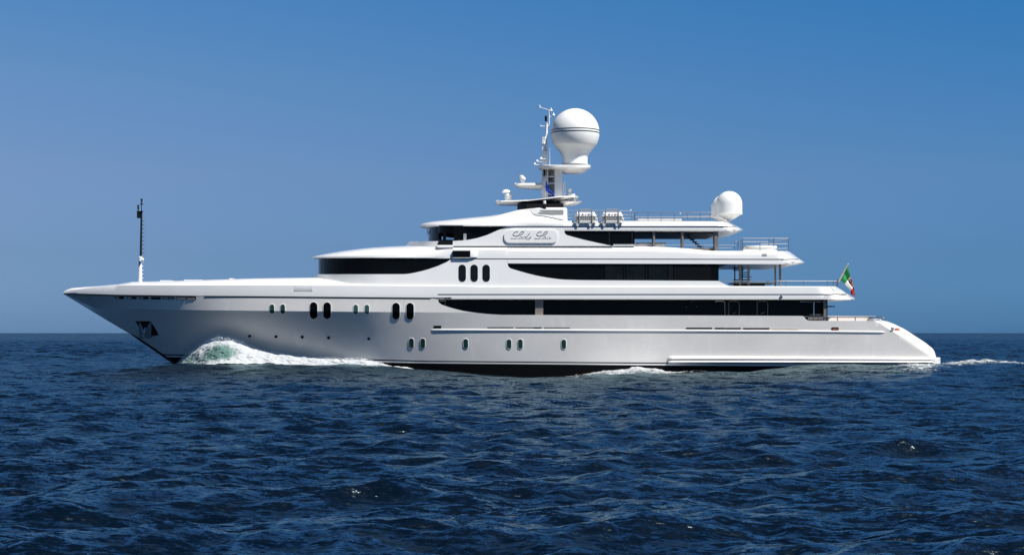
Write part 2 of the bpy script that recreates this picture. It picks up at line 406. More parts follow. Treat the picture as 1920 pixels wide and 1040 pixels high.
# small drains and mooring slots
patch(roundrect(813, 610.2, 827.5, 615.4, 1.4), yH, .012).build('scupper', DARK, hull)
for x0, x1, yy in ((914, 963, 613.7), (967, 1016, 614), (1020, 1069, 614.3)):
    patch(roundrect(x0, yy-1.0, x1, yy+.8, .8), yH, .012).build('freeing_slot', BROWN, hull)
patch(roundrect(1001, 613.3, 1016, 614.9, .5), yH, .016).build('freeing_slot', DARK, hull)
for x0, x1, yy, m in ((1286, 1335.5, 615.2, DARK), (1340, 1359, 615.4, DARK), (1393, 1443, 615.8, WINE), (1447, 1496, 617, TAN)):
    h_ = .8 if m is TAN else 1.4
    patch(roundrect(x0, yy-h_, x1, yy+h_, h_*.8), yH, .012).build('freeing_slot', m, hull)
patch(roundrect(1359.3, 614.2, 1389.5, 616.9, 1), yH, .014).build('freeing_slot', WINE, hull)
mb = patch(roundrect(1558.5, 613.2, 1572.8, 619, 2), yH, .012); patch(roundrect(1561, 615.2, 1571, 618, 1), yH, .03, mb, 1); mb.build('mooring_port', [DARK, COPPER], hull)
mb = patch([(1668, 613), (1684, 612.6), (1690, 615.5), (1696.5, 619.6), (1668.5, 620)], lambda x, y: yH(x, y), .02)
patch([(1671, 614.2), (1676, 614), (1676, 619), (1671, 619)], yH, .06, mb, 1); patch([(1677.5, 615), (1684, 614.5), (1688, 618.6), (1678, 619)], yH, .05, mb, 2)
mb.build('mooring_port', [DARK, CHROME, COPPER], hull)
slots = [(214.5, 233, LGREY, DARK), (237.5, 256.5, WHITE, DARK), (259.5, 279, TAN, DARK), (282.5, 302, DARK, DARK), (304, 326.5, TAN, TAN), (329, 368, TAN, TAN)]
for x0, x1, ma, mb_ in slots:
    yy = 557.2 + (x0-214)*.012; M = patch(roundrect(x0, yy-1.6, x1, yy+3.0, 2), yH, .012)
    patch(roundrect(x0+1.5, yy-.6, x0+(x1-x0)*.5, yy+2.2, 1.2), yH, .035, M, 1); patch(roundrect(x0+(x1-x0)*.55, yy+.2, x1-2, yy+2.4, 1), yH, .03, M, 2)
    M.build('mooring_slot', [DARK, ma, mb_], hull)
# anchor pocket with anchor
ap = MB(); patch([(253.7, 601.8), (281, 601.8), (288, 610), (293, 618), (297.4, 628.3), (284.5, 629.6), (284, 633), (262, 634), (260, 612)], yH, .01, ap, 0)
patch([(260.5, 605), (283.7, 605), (283.7, 632.5), (260.5, 633.6)], yH, .03, ap, 1)
patch([(261.5, 602.2), (281.5, 602.2), (280, 605), (271, 620)], yH, .05, ap, 0)
pocket = ap.build('anchor_pocket', [DARK, GREY], hull, smooth=False)
an = MB(); qy = yH(270, 618)
an.tube([P(274, 603.5, qy-.12), P(272, 616, qy-.2), P(270.2, 624, qy-.2)], [.045, .06, .08], 8)
for sgn, tipx in ((-1, 262.6), (1, 279)):
    an.add([P(269.8-1, 627, qy-.12), P(269.8+1.6, 625, qy-.12), P(tipx, 606, qy-.1), P(269.8-1, 627, qy-.24), P(269.8+1.6, 625, qy-.24), P(tipx, 606, qy-.13)],
           [(0, 1, 2), (5, 4, 3), (0, 3, 4, 1), (1, 4, 5, 2), (2, 5, 3, 0)])
an.tube([P(267.2, 622, qy-.2), P(273.6, 622.4, qy-.2)], .06, 8); an.tube([P(269.4, 627.4, qy-.2), P(269.3, 631.5, qy-.2)], .07, 8)
an.build('anchor', GREY, hull)

# ---- bulwark band of the main / upper deck
TOPB = PL((118, 548.6), (121, 545.5), (126, 542.8), (135, 540), (160, 537.6), (185, 536), (222, 532.6), (240, 529.6), (246, 528.2), (300, 527), (340, 526), (400, 524.2),
          (480, 521.8), (586, 520.4), (600, 520.5), (640, 528), (700, 533), (850, 534.3), (900, 535.4), (1350, 535.6), (1566, 536.2), (1576, 542), (1589, 550.5), (1598, 556), (1603, 560))
CH = PL((118, 549.2), (135, 543.5), (185, 537.5), (227, 533.6), (500, 533.4), (700, 534.2), (850, 535.2), (900, 536.4), (1567, 537), (1590, 551), (1603, 560.4))
BBt = PL((118, 550), (220, 553.2), (367, 555.2), (450, 555.8), (808, 558.8), (822, 561), (1590, 562), (1599, 562), (1603, 560.8))
XE = PL((536, 1567), (550.5, 1589), (556, 1598), (560, 1603.2), (562, 1602))
def wB(x, py, inset):
    w_ = wS(x) - inset*min(wS(x)/2.0, 1)
    if x > 1480: w_ *= ell((XE(py)-x)/42.0, 2.5)
    return w_
bowch = lambda x: min(CH(x), BBt(x)-.2)
lineB = lambda x: BBt(x)+(bowch(x)-BBt(x))*.4
rowsB = [(BBt, lambda x: wB(x, BBt(x), .10)), (lambda x: BBt(x)-1.0, lambda x: wB(x, BBt(x)-1, .0)),
         (lineB, lambda x: wB(x, lineB(x), .0)),
         (lambda x: bowch(x)+1.2, lambda x: wB(x, bowch(x)+1.2, .05)), (bowch, lambda x: wB(x, bowch(x), .09)),
         (lambda x: bowch(x)+(min(TOPB(x), bowch(x)-.05)-bowch(x))*.5, lambda x: wB(x, min(TOPB(x), bowch(x)), .42)),
         (lambda x: min(TOPB(x), bowch(x)-.1), lambda x: wB(x, min(TOPB(x), bowch(x)), 1.15 if x < 600 else 1.15-.5*sm((x-600)/300)))]
xsB = cols(118, 1603, 8, [118+.7*i for i in range(12)], [1480+4*i for i in range(31)], 246, 240, [1590+1.2*i for i in range(11)])
band = lofted(xsB, rowsB).build('bulwark', WHITE, yacht, ang=26)
yB = lambda x, py: YC - np.interp(py, [bowch(x), lineB(x), BBt(x)-1, BBt(x)], [wB(x, py, .09), wB(x, py, 0), wB(x, py, 0), wB(x, py, .1)])
hb = lambda x: hullT(x)
strip(cols(119.5, 367.6, 6), lambda x: BBt(x)-.5, lambda x: BBt(x)+1.3, lambda x, y: YC-wS(x), .018).build('trim_line', BLACK, band)
strip(cols(383, 807.5, 8), lambda x: BBt(x)-.4, lambda x: BBt(x)+1.4, lambda x, y: YC-wS(x), .018).build('trim_line', BLACK, band)
strip(cols(807, 847, 8), lambda x: 557.6, lambda x: 558.5, lambda x, y: YC-wS(x), .018).build('trim_line', BLACK, band)
for a, b in ((834, 837), (839, 845)): strip([a, b], lambda x: 557.2, lambda x: 559, lambda x, y: YC-wS(x), .08).build('hinge', DARK, band)
strip(cols(821, 1587, 10, [1500+4*i for i in range(23)]), lambda x: 550.9, lambda x: 552.0, yB, .02).build('trim_line', BLACK, band)
strip([221.3, 222.6], lambda x: 533.5, lambda x: 554, yB, .012).build('panel_seam', BLACK, band)
for x in (367.5, 382.5): strip([x, x+.5], lambda x: 534, lambda x: 555, yB, .006).build('panel_seam', LGREY, band)
mb = patch(roundrect(551, 535, 586, 546, .4), yB, .008, None, 0)
for k in range(5): strip([551.5, 585.5], lambda x, k=k: 536+k*2.05, lambda x, k=k: 537+k*2.05, yB, .03, mb, 1)
mb.build('vent_grille', [GREY, LGREY], band, smooth=False)
mb = MB(); o_ = pill(1464.6, 556.5, 6, 6, 6); i_ = pill(1464.6, 556.5, 3.6, 3.6, 6); ring(o_, i_, yB, .05, mb, 0); patch(i_, yB, .01, mb, 1); mb.build('side_light', [STEEL, GREY], band)
# foredeck gear: low hatch coamings just visible over the bulwark
mb = MB()
for x0, x1, yt in ((300, 322, 525.4), (345, 380, 524.3), (430, 436, 521.6)): 
    mb = MB(); mb.pbox(x0, yt, x1, 530, YC-1.4, YC+1.4); mb.build('deck_hatch', WHITE, band)

# ---- main deck house (dark glazing behind the side deck)
wm = lambda x: 4.45*taper(x)
house = lofted(cols(806, 1546, 30), [(lambda x: 604, wm), (lambda x: 558.5, wm)]).build('main_deck_house', GLASS, yacht)
ym = lambda x, py: YC - wm(x)
mb = MB(); mb.pbox(1003.5, 560, 1018.5, 592, .28, .5); mb.build('pillar', BROWN, house)
def doorframe(x0, x1, yt, yb, r=.45, m=BROWN):
    mb = MB(); pts = [(x0, yb), (x0, yt+3), (x0+1, yt+1), (x0+3, yt), (x1-3, yt), (x1-1, yt+1), (x1, yt+3), (x1, yb)]
    mb.tube([P(a, b, ym(a, b)-.03) for a, b in pts], r/S, 5); mb.tube([P(x0+7, yb-4.5, ym(x0, 0)-.05), P(x1-6, yb-6.5, ym(x0, 0)-.05)], .015, 5)
    return mb.build('door', m, house)
doorframe(1366.5, 1386, 564.5, 592); doorframe(1419.5, 1439.5, 564.5, 592)
mb = MB(); mb.tube([P(a, b, .7) for a, b in ((1341, 565), (1345, 564.2), (1356, 564.2), (1359, 566.5), (1359.4, 592))], .022, 5); mb.build('door', STEEL, house)
mb = MB(); mb.pbox(1525, 567, 1527.2, 590.5, .62, .7, 0); mb.pbox(1500, 564.5, 1546, 566.6, .62, .7, 1); mb.pbox(1518, 588.8, 1546, 590.2, .62, .7, 1); mb.build('window_frame', [LGREY, BROWN], house)
mb = MB(); mb.pbox(1544.6, 561.5, 1549.6, 601, .45, .75, 0); mb.pbox(1549.6, 561.5, 1551.6, 601, .45, 1.6, 1); mb.build('pillar', [BROWN, DARK], house)
mb = MB(); mb.pbox(1515.5, 594.8, 1545, 601.5, .5, .6, 0); 
for x in (1525, 1534): mb.pbox(x, 595, x+.5, 601, .49, .5, 1)
mb.build('side_panel', [BROWN, TAUPE], house)
mb = MB(); mb.tube([P(1551, 574.3, 1.2), P(1560.5, 574.3, 1.2)], .045, 8); mb.tube([P(1562.2, 574.3, 1.2), P(1565, 574.3, 1.2)], .05, 8); mb.tube([P(1551, 574.3, 1.2), P(1564, 574.3, 1.2)], .015, 6); mb.build('deck_light', DARK, house)
mb = MB(); mb.tube([P(a, b, .2) for a, b in ((824, 563.5), (833, 563.2), (835, 564.5), (835.2, 570), (833, 571))], .02, 5); mb.build('pull_handle', STEEL, house)
for x, y in ((1287, 575), (1306, 575), (1296.5, 566.5)):
    mb = MB(); mb.tube([P(x, y, ym(x, y)-.08), P(x, y, ym(x, y))], .025, 6); mb.build('wall_light', STEEL, house)
mb = MB(); mb.pbox(1508, 592.8, 1657, 594, .33, .42)
mb.build('cap_rail', STEEL, yacht)

# ---- upper deck: white wall and the glazing behind it
WALLTOP = PL((586, 520.6), (597, 514), (761.7, 513.8), (778, 511), (799, 506), (820, 499), (836.7, 491.5), (848, 484.6), (849, 484.6), (951.6, 486), (952.2, 497.3), (954.5, 501.2), (958, 503.2), (961.6, 504.4),
              (984.7, 511.2), (1007.7, 517), (1030.8, 521), (1054, 523.9), (1090.8, 525), (1347, 526.4), (1351, 528.5), (1367.5, 536.4))
def wC(x, py, x0=586, run=130): return (5.02 - .17*(536-py)/50)*taper(x)*ell((x-x0)/run, 2.1)
def wCf(x, py):
    k = 1 if x > 700 else 0
    return wC(x, py)
xsC = cols(586, 1367, 9, [586+1.2*i for i in range(14)], [836+1.5*i for i in range(9)], 951, 951.6, 952.2, 953, [954+1.5*i for i in range(8)], 1347, 1351)
wallC = shellwall(xsC, lambda x: 537.2 if x > 640 else 537.2-(640-x)*.02, WALLTOP, wCf, .14, 6).build('upper_deck_wall', WHITE, yacht, ang=30)
yCs = lambda x, py: YC - wC(x, py)
gC = lambda x: wC(x, 505, 597, 125) - .16
glassC = lofted(cols(597, 1347.5, 9, [597+1.*i for i in range(12)]), [(lambda x: 530, gC), (lambda x: 481 if x < 850 else 491, gC)]).build('upper_deck_glazing', GLASS, yacht)
for cx in (866.6, 889, 911.5): 
    mb = MB(); o_ = pill(cx, 512, 15, 33.5, 8); i_ = pill(cx, 512, 14, 32.5, 8); ring(o_, i_, yCs, .012, mb, 0); patch(i_, yCs, .006, mb, 1, .01); mb.build('oval_window', [LGREY, GLASS2], wallC)
for x0, x1, m in ((597.3, 603.5, TAUPE),):
    mb = MB()
    for x in (x0,): strip([x0+.5, 601, x1], lambda x: 485, lambda x: 513.5, lambda x, y: YC-gC(x), .01, mb)
    mb.build('window_frame', m, glassC)
mb = MB(); mb.pbox(968, 494, 985, 511, .46, .5); mb.build('window_frame', GLASS2, glassC)
for x0, x1 in ((1170, 1172), (1211, 1213.5), (1253, 1262)):
    mb = MB(); mb.pbox(x0, 494.5, x1, 526, .40, .5); mb.build('window_frame', GLASS2, glassC)
PANE = mat('curtained_pane', (.006, .009, .009), .15, spec=.15, vary=.4, vscale=1.5)
for x0, x1 in ((1135, 1168), (1174, 1209), (1216, 1251)):
    mb = MB(); mb.pbox(x0, 496, x1, 524.5, .41, .5); mb.build('window_pane', PANE, glassC)
mb = MB()
for k in range(9): mb.pbox(1264, 498+k*3.2, 1333, 499.4+k*3.2, .42, .5)
mb.build('louvre', DARK, glassC)

# ---- roof of the upper deck / bridge deck edge
TOPD = PL((584, 482.3), (588, 481), (592, 479.9), (600, 478), (620, 474.3), (640, 471), (660, 468.2), (680, 465.9), (700, 464), (730, 462.2), (762, 461), (848, 461), (851, 461.6), (1200, 462), (1250, 463.3),
          (1290, 466), (1330, 470), (1345, 470.4), (1478, 470.5), (1489, 478), (1500, 486), (1508, 491))
BOTD = PL((584, 483.4), (848, 484.4), (950.8, 486), (951.6, 493.6), (1345, 494.6), (1494, 495), (1504, 494), (1508, 492))
XED = PL((470, 1478), (486, 1500), (491, 1508), (493, 1507.6), (495, 1502))
def wD(x, py, base, inset):
    F1 = ell((x-584)/150, 2.0)
    w_ = (base - inset)*F1*taper(x)
    if x > 1380: w_ = max(w_*ell((XED(py)-x)/34, 2.5), 0)
    return w_
def fD(fr): return lambda x: BOTD(x)+(min(TOPD(x), BOTD(x)-.3)-BOTD(x))*fr
def mkD(fr, inL, inR):
    f = fD(fr)
    def g(x):
        b = sm((x-740)/120); base = 5.02 - .17*(536-f(x))/50
        return wD(x, f(x), base, inL*(1-b)+inR*b)
    return (f, g)
xsD = cols(584, 1508, 8, [584+.8*i for i in range(14)], 950.8, 951.6, 848, 851, [1380+4*i for i in range(33)], [1500+1*i for i in range(8)])
rowsD = [mkD(0, .04, .0), mkD(.05, -.02, -.0), mkD(.24, .0, .0), mkD(.5, .16, .0), mkD(.73, .5, .02), mkD(.78, .62, .14), mkD(.9, 1.1, .3), mkD(1, 2.0, .46)]
roofD = lofted(xsD, rowsD).build('upper_deck_roof', WHITE, yacht, ang=26)
yD = lambda x, py: YC - wD(x, py, 5.02 - .17*(536-py)/50, 0)
strip(cols(849, 1497, 9, [1380+4*i for i in range(30)]), PL((849, 484.2), (950, 484.4), (1497, 485.4)), PL((849, 485.3), (950, 485.5), (1497, 486.5)), yD, .016).build('trim_line', BLACK, roofD)
mb = patch(roundrect(1429, 475.4, 1438, 479.8, .3), yD, .012, None, 0); mb.build('vent_grille', GREY, roofD)
# forward bulwark of the bridge deck
w0 = lambda x: 4.35*ell((x-760)/70, 2)
bridgeb = lofted(cols(760.6, 850, 5, [760.6+i for i in range(10)]), [(lambda x: 464, w0), (PL((760.6, 460.6), (768, 452.4), (850, 452)), lambda x: w0(x)-.08)]).build('bridge_bulwark', WHITE, yacht)
mb = MB(); mb.pbox(821.8, 452, 848.8, 459, .72, .95); mb.build('wing_recess', DARK, bridgeb)
# bridge wing console: rounded lip, dark side panel and bulge
mb = MB(); v = []; xs_ = cols(817, 849.5, 4); n = 9
yb = lambda x: min(.42, .42)
for x in xs_:
    e = ell((x-816)/6, 2)
    for k in range(n):
        a = math.pi*k/(n-1); v.append(P(x, 463.9-math.cos(a)*4.6, .70 - math.sin(a)*.24*e))
f = [(i*n+k, i*n+k+1, (i+1)*n+k+1, (i+1)*n+k) for i in range(len(xs_)-1) for k in range(n-1)] + [tuple(range(n)), tuple((len(xs_)-1)*n+k for k in range(n))[::-1]]
mb.add(v, f); mb.build('wing_lip', LGREY, roofD, ang=50)
mb = MB(); mb.pbox(848.8, 469.8, 881.8, 482, .22, .9); mb.build('wing_panel', GLASS, roofD)
mb = MB(); v = []; xs_ = [881.9, 884, 887, 890, 893, 895, 896.5]; n = 2
for x in xs_:
    yy = .20 + .25*(1-math.sqrt(max(1-((x-881.9)/14.7)**2, 0))); v += [P(x, 469.3, yy+.04), P(x, 471, yy), P(x, 482, yy), P(x, 483, yy+.03), P(x, 483, 1), P(x, 469.3, 1)]
f = [(i*6+k, i*6+(k+1) % 6, (i+1)*6+(k+1) % 6, (i+1)*6+k) for i in range(len(xs_)-1) for k in range(6)] + [tuple(range(6)), tuple(36+k for k in range(6))[::-1]]
mb.add(v, f); mb.pbox(849, 482.6, 881.8, 483.6, .2, .9); mb.build('wing_console', WHITE, roofD)

# ---- bridge deck
WALLE = PL((849, 451.6), (874, 450.3), (895, 446.3), (913.7, 440.4), (932.5, 432), (945, 427), (951, 424.2), (1057.8, 424.2), (1058.4, 435.6), (1060.2, 438.8), (1063.6, 441), (1095, 449.5), (1124, 456), (1144.6, 460.1), (1150, 461.4))
def wE(x, py): return 4.5 - .12*(462-py)/38
xsE = cols(849, 1150, 6, 1057.2, 1057.8, 1058.4, 1059, 1060.2, 1061.5, 1063.6)
wm_b = shellwall(xsE, lambda x: 462.6, WALLE, wE, .14, 5, far=False); wallE = wm_b.build('bridge_wall', WHITE, yacht, ang=30)
wf_b = MB(); wf_b.add([mir(p) for p in wm_b.v], [f[::-1] for f in wm_b.f]); wf_b.build('bridge_wall', WHITE, yacht, ang=30)
yE = lambda x, py: YC - wE(x, py)
strip(cols(849, 1148, 30), lambda x: 461.2, lambda x: 462.2, yE, .02).build('trim_line', BLACK, wallE)
gE = lambda x: 4.3
glassE = lofted([1045, 1100, 1190], [(lambda x: 461, gE), (lambda x: 431, gE)]).build('bridge_glazing', GLASS, yacht)
for x in (1141, 1184): 
    mb = MB(); mb.pbox(x, 433, x+2.5, 458, .85, .95); mb.build('window_frame', DARK, glassE)
mb = MB(); mb.pbox(1150, 457.8, 1190, 461.6, .72, .95); mb.build('sill', LGREY, wallE)
# wheelhouse glazing: a dark band with two open panes on each side so one looks through to the sky
wG = lambda x, py: 4.25*ell((x-803)/62, 2.0)
mb = MB(); t424 = lambda x: 422.6; b453 = lambda x: 453.5
for (a, b) in ((803, 822.6), (830.4, 836.4), (851.2, 960)):
    shellwall(cols(a, b, 2.5) if a < 850 else [a, 880, 910, b], b453, t424, wG, .08, 1, mb, far=False)
for (a, b) in ((822.6, 830.4), (836.4, 851.2)):
    shellwall([a, (a+b)/2, b], lambda x: 436.6, t424, wG, .08, 1, mb, far=False); shellwall([a, (a+b)/2, b], b453, lambda x: 449.4, wG, .08, 1, mb, far=False)
tmp = MB()
for (a, b) in ((803, 821), (864, 960)): shellwall(cols(a, b, 2.5) if a < 850 else [a, 880, 910, b], b453, t424, wG, .08, 1, tmp, far=False)
shellwall([821, 835, 850, 864], lambda x: 433.5, t424, wG, .08, 1, tmp, far=False); shellwall([821, 835, 850, 864], b453, lambda x: 451, wG, .08, 1, tmp, far=False)
mb.add([mir(p) for p in tmp.v], tmp.f)
a = P(960, 453, YC-4.2); mb.box((a[0]-.1, YC-4.2, a[2]), (a[0], YC+4.2, a[2]+1.2))      # rear bulkhead
wheel = mb.build('wheelhouse_glazing', GLASS, yacht)
TG = mat('clear_glass', (.8, .85, .9), .02); TG.node_tree.nodes['Principled BSDF'].inputs['Transmission Weight'].default_value = 1; TG.node_tree.nodes['Principled BSDF'].inputs['IOR'].default_value = 1.02
TG.node_tree.nodes['Principled BSDF'].inputs['Base Color'].default_value = (.62, .66, .70, 1)
for a_, b_ in ((822.6, 830.4), (836.4, 851.2)):
    mb = MB(); shellwall([a_, b_], lambda x: 449.4, lambda x: 436.6, lambda x, y: wG(x, y)-.03, .02, 1, mb, far=False); mb.build('window_pane', TG, wheel)
mb = MB(); mb.pbox(869, 438, 874.6, 451, YC-4.31, YC-4.26); mb.build('window_frame', GREY, wheel)
mb = MB(); mb.tube([P(799.5, 424, YC-1.0), P(801, 432, YC-1.0), P(803, 437, YC-.6)], .03, 6); mb.tube([P(801, 430, YC-1), P(801.5, 441, YC-1)], .02, 6); mb.build('wiper_arm', GREY, wheel)

# name board with the script
def fr(x): return x/17.4545
NB = roundrect(945.3, 431.3, 1045.5, 455.2, 10, 8)
nb = patch(NB, yE, .10, th=.0)
board = nb.build('name_board', WHITE, wallE, ang=30)
Lst = [(560,148),(520,140),(450,165),(400,210),(390,250),(420,285),(480,295),(560,280),(650,250),(720,200),(750,160),(735,138),(700,138),(650,165),(600,215),(560,265),(510,325),(460,375),(400,388),(340,378),(305,388),(330,402),(400,392),(470,402),(510,402),(560,385),(600,355)]
ast = [(690,328),(650,320),(605,355),(588,385),(600,402),(640,385),(690,330),(662,385),(675,402),(715,380)]
dst = [(805,330),(770,320),(725,352),(705,385),(720,402),(760,385),(810,340),(930,210),(918,232),(800,365),(788,392),(802,402),(835,380)]
yst = [(865,335),(838,378),(845,402),(880,392),(940,345),(992,322),(955,365),(890,430),(830,485),(790,488),(785,465),(830,435),(900,395),(960,350)]
ust = [(1540,325),(1505,378),(1512,402),(1548,388),(1610,328),(1582,380),(1592,402),(1640,375)]
strokes = [Lst, ast, dst, yst, [(x+777, y) for x, y in Lst], [(x+775, y) for x, y in ast], ust]
def ribbon(pts, wpx, y, mb, mi=0, th=.02):
    # smooth the stroke (Catmull-Rom), then lay a flat raised ribbon
    q = []
    for i in range(len(pts)-1):
        p0, p1, p2, p3 = pts[max(i-1, 0)], pts[i], pts[i+1], pts[min(i+2, len(pts)-1)]
        for t in (0, .33, .66):
            q.append(tuple(.5*((2*p1[k])+(-p0[k]+p2[k])*t+(2*p0[k]-5*p1[k]+4*p2[k]-p3[k])*t*t+(-p0[k]+3*p1[k]-3*p2[k]+p3[k])*t**3) for k in (0, 1)))
    q.append(pts[-1]); v = []
    for i in range(len(q)):
        a, b = q[max(i-1, 0)], q[min(i+1, len(q)-1)]; dx, dy = b[0]-a[0], b[1]-a[1]; l_ = math.hypot(dx, dy) or 1
        nx_, ny_ = -dy/l_*wpx/2, dx/l_*wpx/2
        v += [P(q[i][0]+nx_, q[i][1]+ny_, y), P(q[i][0]-nx_, q[i][1]-ny_, y), P(q[i][0]-nx_, q[i][1]-ny_, y+th), P(q[i][0]+nx_, q[i][1]+ny_, y+th)]
    f = [(4*i+k, 4*i+(k+1) % 4, 4*i+4+(k+1) % 4, 4*i+4+k) for i in range(len(q)-1) for k in range(4)]
    f += [(0, 3, 2, 1), (4*len(q)-4, 4*len(q)-3, 4*len(q)-2, 4*len(q)-1)]; mb.add(v, f, mi)
mb = MB()
for si, s_ in enumerate(strokes):
    ribbon([(940+x/17.4545, 425+y/17.4545) for x, y in s_], .75, yE(995, 443)-.12-.001*si, mb)
mb.build('name_lettering', ENGRAVE, wallE, smooth=False)

# ---- bridge deck roof
TOPF = PL((785.6, 422.5), (789, 420.6), (795, 418.5), (809.6, 415.4), (841, 412.3), (882.5, 408), (924, 404.4), (945, 405), (1000, 410), (1063, 414.2), (1200, 414.6), (1358, 415), (1366, 416.5), (1373, 419.3), (1382, 424.4), (1393, 430.4))
BOTF = PL((785.6, 423.6), (800, 424.4), (1057.2, 424.6), (1058, 432.6), (1345, 433.6), (1388, 433.8), (1393, 431.6))
XEF = PL((415, 1358), (419.3, 1373), (424.4, 1382), (430.4, 1393), (432, 1392), (434, 1388))
def wF(x, py, base):
    w_ = base*ell((x-785.6)/140, 2.0)
    if x > 1290: w_ = max(w_*ell((XEF(py)-x)/30, 2.5), 0)
    return w_
def fF(fr_): return lambda x: BOTF(x)+(min(TOPF(x), BOTF(x)-.3)-BOTF(x))*fr_
def mkF(fr_, bL, bR):
    f = fF(fr_); return (f, lambda x: wF(x, f(x), (bL*(1-sm((x-880)/120))+bR*sm((x-880)/120))))
rowsF = [mkF(0, 4.5, 4.39), mkF(.06, 4.62, 4.40), mkF(.3, 4.55, 4.39), mkF(.55, 4.3, 4.37), mkF(.8, 3.9, 4.3), mkF(1, 3.0, 4.05)]
xsF = cols(785.6, 1393, 7, [785.6+.8*i for i in range(12)], 1057.2, 1058, [1300+4*i for i in range(24)], [1385+i for i in range(8)])
roofF = lofted(xsF, rowsF).build('bridge_roof', WHITE, yacht, ang=26)
yF = lambda x, py: YC - wF(x, py, 4.40)
strip(cols(951, 1381, 9, [1300+4*i for i in range(20)]), lambda x: 424.0, lambda x: 424.9, yF, .018).build('trim_line', BLACK, roofF)
# funnel house hump
TOPH = PL((900, 409), (924, 404), (936.7, 402.4), (955.4, 397.7), (972.5, 393.3), (993, 391.1), (1014.8, 389.2), (1060, 389), (1063, 390.5), (1063.6, 393))
wHm = lambda x, fr_: (3.9 - .55*fr_ - .5*fr_**3)*ell((x-860)/160, 2)
rowsH = [((lambda x, t=t: 416+(TOPH(x)-416)*t), (lambda x, t=t: wHm(x, t))) for t in (0, .25, .5, .75, .9, 1)]
hump = lofted(cols(900, 1063.6, 5), rowsH).build('funnel_house', WHITE, yacht, ang=30)
def yHm(x, py): t = min(max((416-py)/(416-TOPH(x)), 0), 1); return YC - wHm(x, t)
LT = PL((994, 391.9), (1057.5, 390.8)); LB = PL((994, 392.2), (1000.5, 402.6), (1022, 405), (1057.5, 412.6))
mb = strip(cols(994.5, 1057.5, 4), LT, LB, yHm, .07)
for i, y in enumerate((393.5, 396, 398.4, 400.8)):
    x0 = (1013, 1016, 1009, 1001.5)[i]; 
    strip(cols(x0, 1057, 6), lambda x, y=y: y, lambda x, y=y: y+.7, yHm, .076, mb, 1)
for i, y in enumerate((394.7, 397.2, 399.6)):
    strip(cols(1012, 1057, 6), lambda x, y=y: y, lambda x, y=y: y+.4, yHm, .076, mb, 1)
mb.build('louvre_panel', [mat('louvre_grey', (.47, .48, .48), .5), GREY], hump, smooth=False)
# dark collar under the mast wing
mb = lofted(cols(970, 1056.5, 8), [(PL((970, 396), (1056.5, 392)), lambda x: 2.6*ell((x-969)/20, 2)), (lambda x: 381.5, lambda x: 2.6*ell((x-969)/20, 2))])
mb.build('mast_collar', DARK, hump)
mb = MB(); mb.tube([P(1021, 382, YC-3.0), P(1021, 391, YC-3.0)], .09, 8, 0); mb.lathe(P(1021, 393.5, YC-3.0), [(.05, 0), (.12, .02), (.12, .14), (.07, .2)], 12, 0); mb.tube([P(1021, 376, YC-3), P(1021, 382, YC-3)], .1, 8, 1); mb.build('deck_lamp', [DARK, WHITE], hump)

# ---- mast wing, pylons, platform
Y0 = YC
WT = PL((928.8, 377.6), (931, 376.4), (990, 375), (1015, 372.2), (1030, 370.4), (1048, 367.8), (1060, 367.4), (1083, 367.6), (1085, 369.2))
WBm = PL((928.8, 380), (931, 383), (968, 384), (1010, 383), (1040, 381), (1057, 378), (1075, 372), (1085, 369.8))
wW = lambda x: 1.6*ell((x-928)/14, 2)*ell((1086-x)/12, 2) + .9*sm((x-985)/60)*ell((1086-x)/12, 2)
wing = lofted(cols(928.8, 1085, 5), [(WBm, lambda x: wW(x)*.35), (lambda x: WT(x)*.6+WBm(x)*.4, lambda x: wW(x)*.9), (lambda x: min(WT(x)+1.6, WBm(x)-.1), wW), (WT, lambda x: wW(x)*.97)]).build('mast_wing', WHITE, yacht, ang=35)
mb = lofted(cols(1050, 1090.5, 4), [(PL((1050, 384), (1058, 383.5), (1090.5, 378.6)), lambda x: 1.2*ell((1091-x)/10, 2)), (PL((1050, 376), (1076, 378.2), (1090.5, 376.6)), lambda x: 1.7*ell((1091-x)/10, 2))])
mb.build('lower_wing', WHITE, yacht)
mb = MB(); mb.tube([P(1066, 369, Y0-1.2), P(1062, 381, Y0-1)], .06, 6); mb.tube([P(1075, 370, Y0-1.2), P(1078, 378, Y0-1)], .06, 6); mb.build('brace', WHITE, wing)
# pylons
mb = MB()
def pyl(pts, y0, y1, m=0, B=mb):
    F = [P(a, b, y0) for a, b in pts]; G = [(p[0], y1, p[2]) for p in F]; n = len(F)
    B.add(F+G, [tuple(range(n)), tuple(range(2*n-1, n-1, -1))] + [(i, n+i, n+(i+1) % n, (i+1) % n) for i in range(n)], m)
pyl([(1016.5, 314), (1028, 314), (1027.6, 372), (1017.5, 374), (1015.3, 345)], Y0-.55, Y0+.55)
pyl([(1040, 314), (1053.5, 314), (1053.8, 369), (1040, 371)], Y0-.85, Y0+.2)
for y in (331, 343.5, 363.5): mb.pbox(1027, y-.9, 1041, y+1.3, Y0-.5, Y0+.5)
for x0, x1 in ((1055, 1057.2), (1058.5, 1060)): mb.pbox(x0, 343, x1, 368, Y0-.4, Y0-.2)
mb.pbox(1053, 342.8, 1059.5, 347.6, Y0-.5, Y0+.3)
for x in (1055, 1056, 1057, 1058): mb.pbox(x, 349, x+.35, 367, Y0+.1, Y0+.15, 1)
mast = mb.build('mast', [WHITE, GREY], yacht, smooth=False)
mb = MB()
for k in range(9): mb.pbox(1028, 316+k*6, 1040, 317+k*6, Y0+.4, Y0+.5)
for k in range(3): mb.pbox(1030+k*3, 316, 1030.4+k*3, 368, Y0+.42, Y0+.48)
mb.build('mast_ladder', LGREY, mast, smooth=False)
mb = MB(); mb.pbox(1027.6, 315, 1040, 369, Y0+.55, Y0+.6); mb.build('back_panel', WHITE, mast)
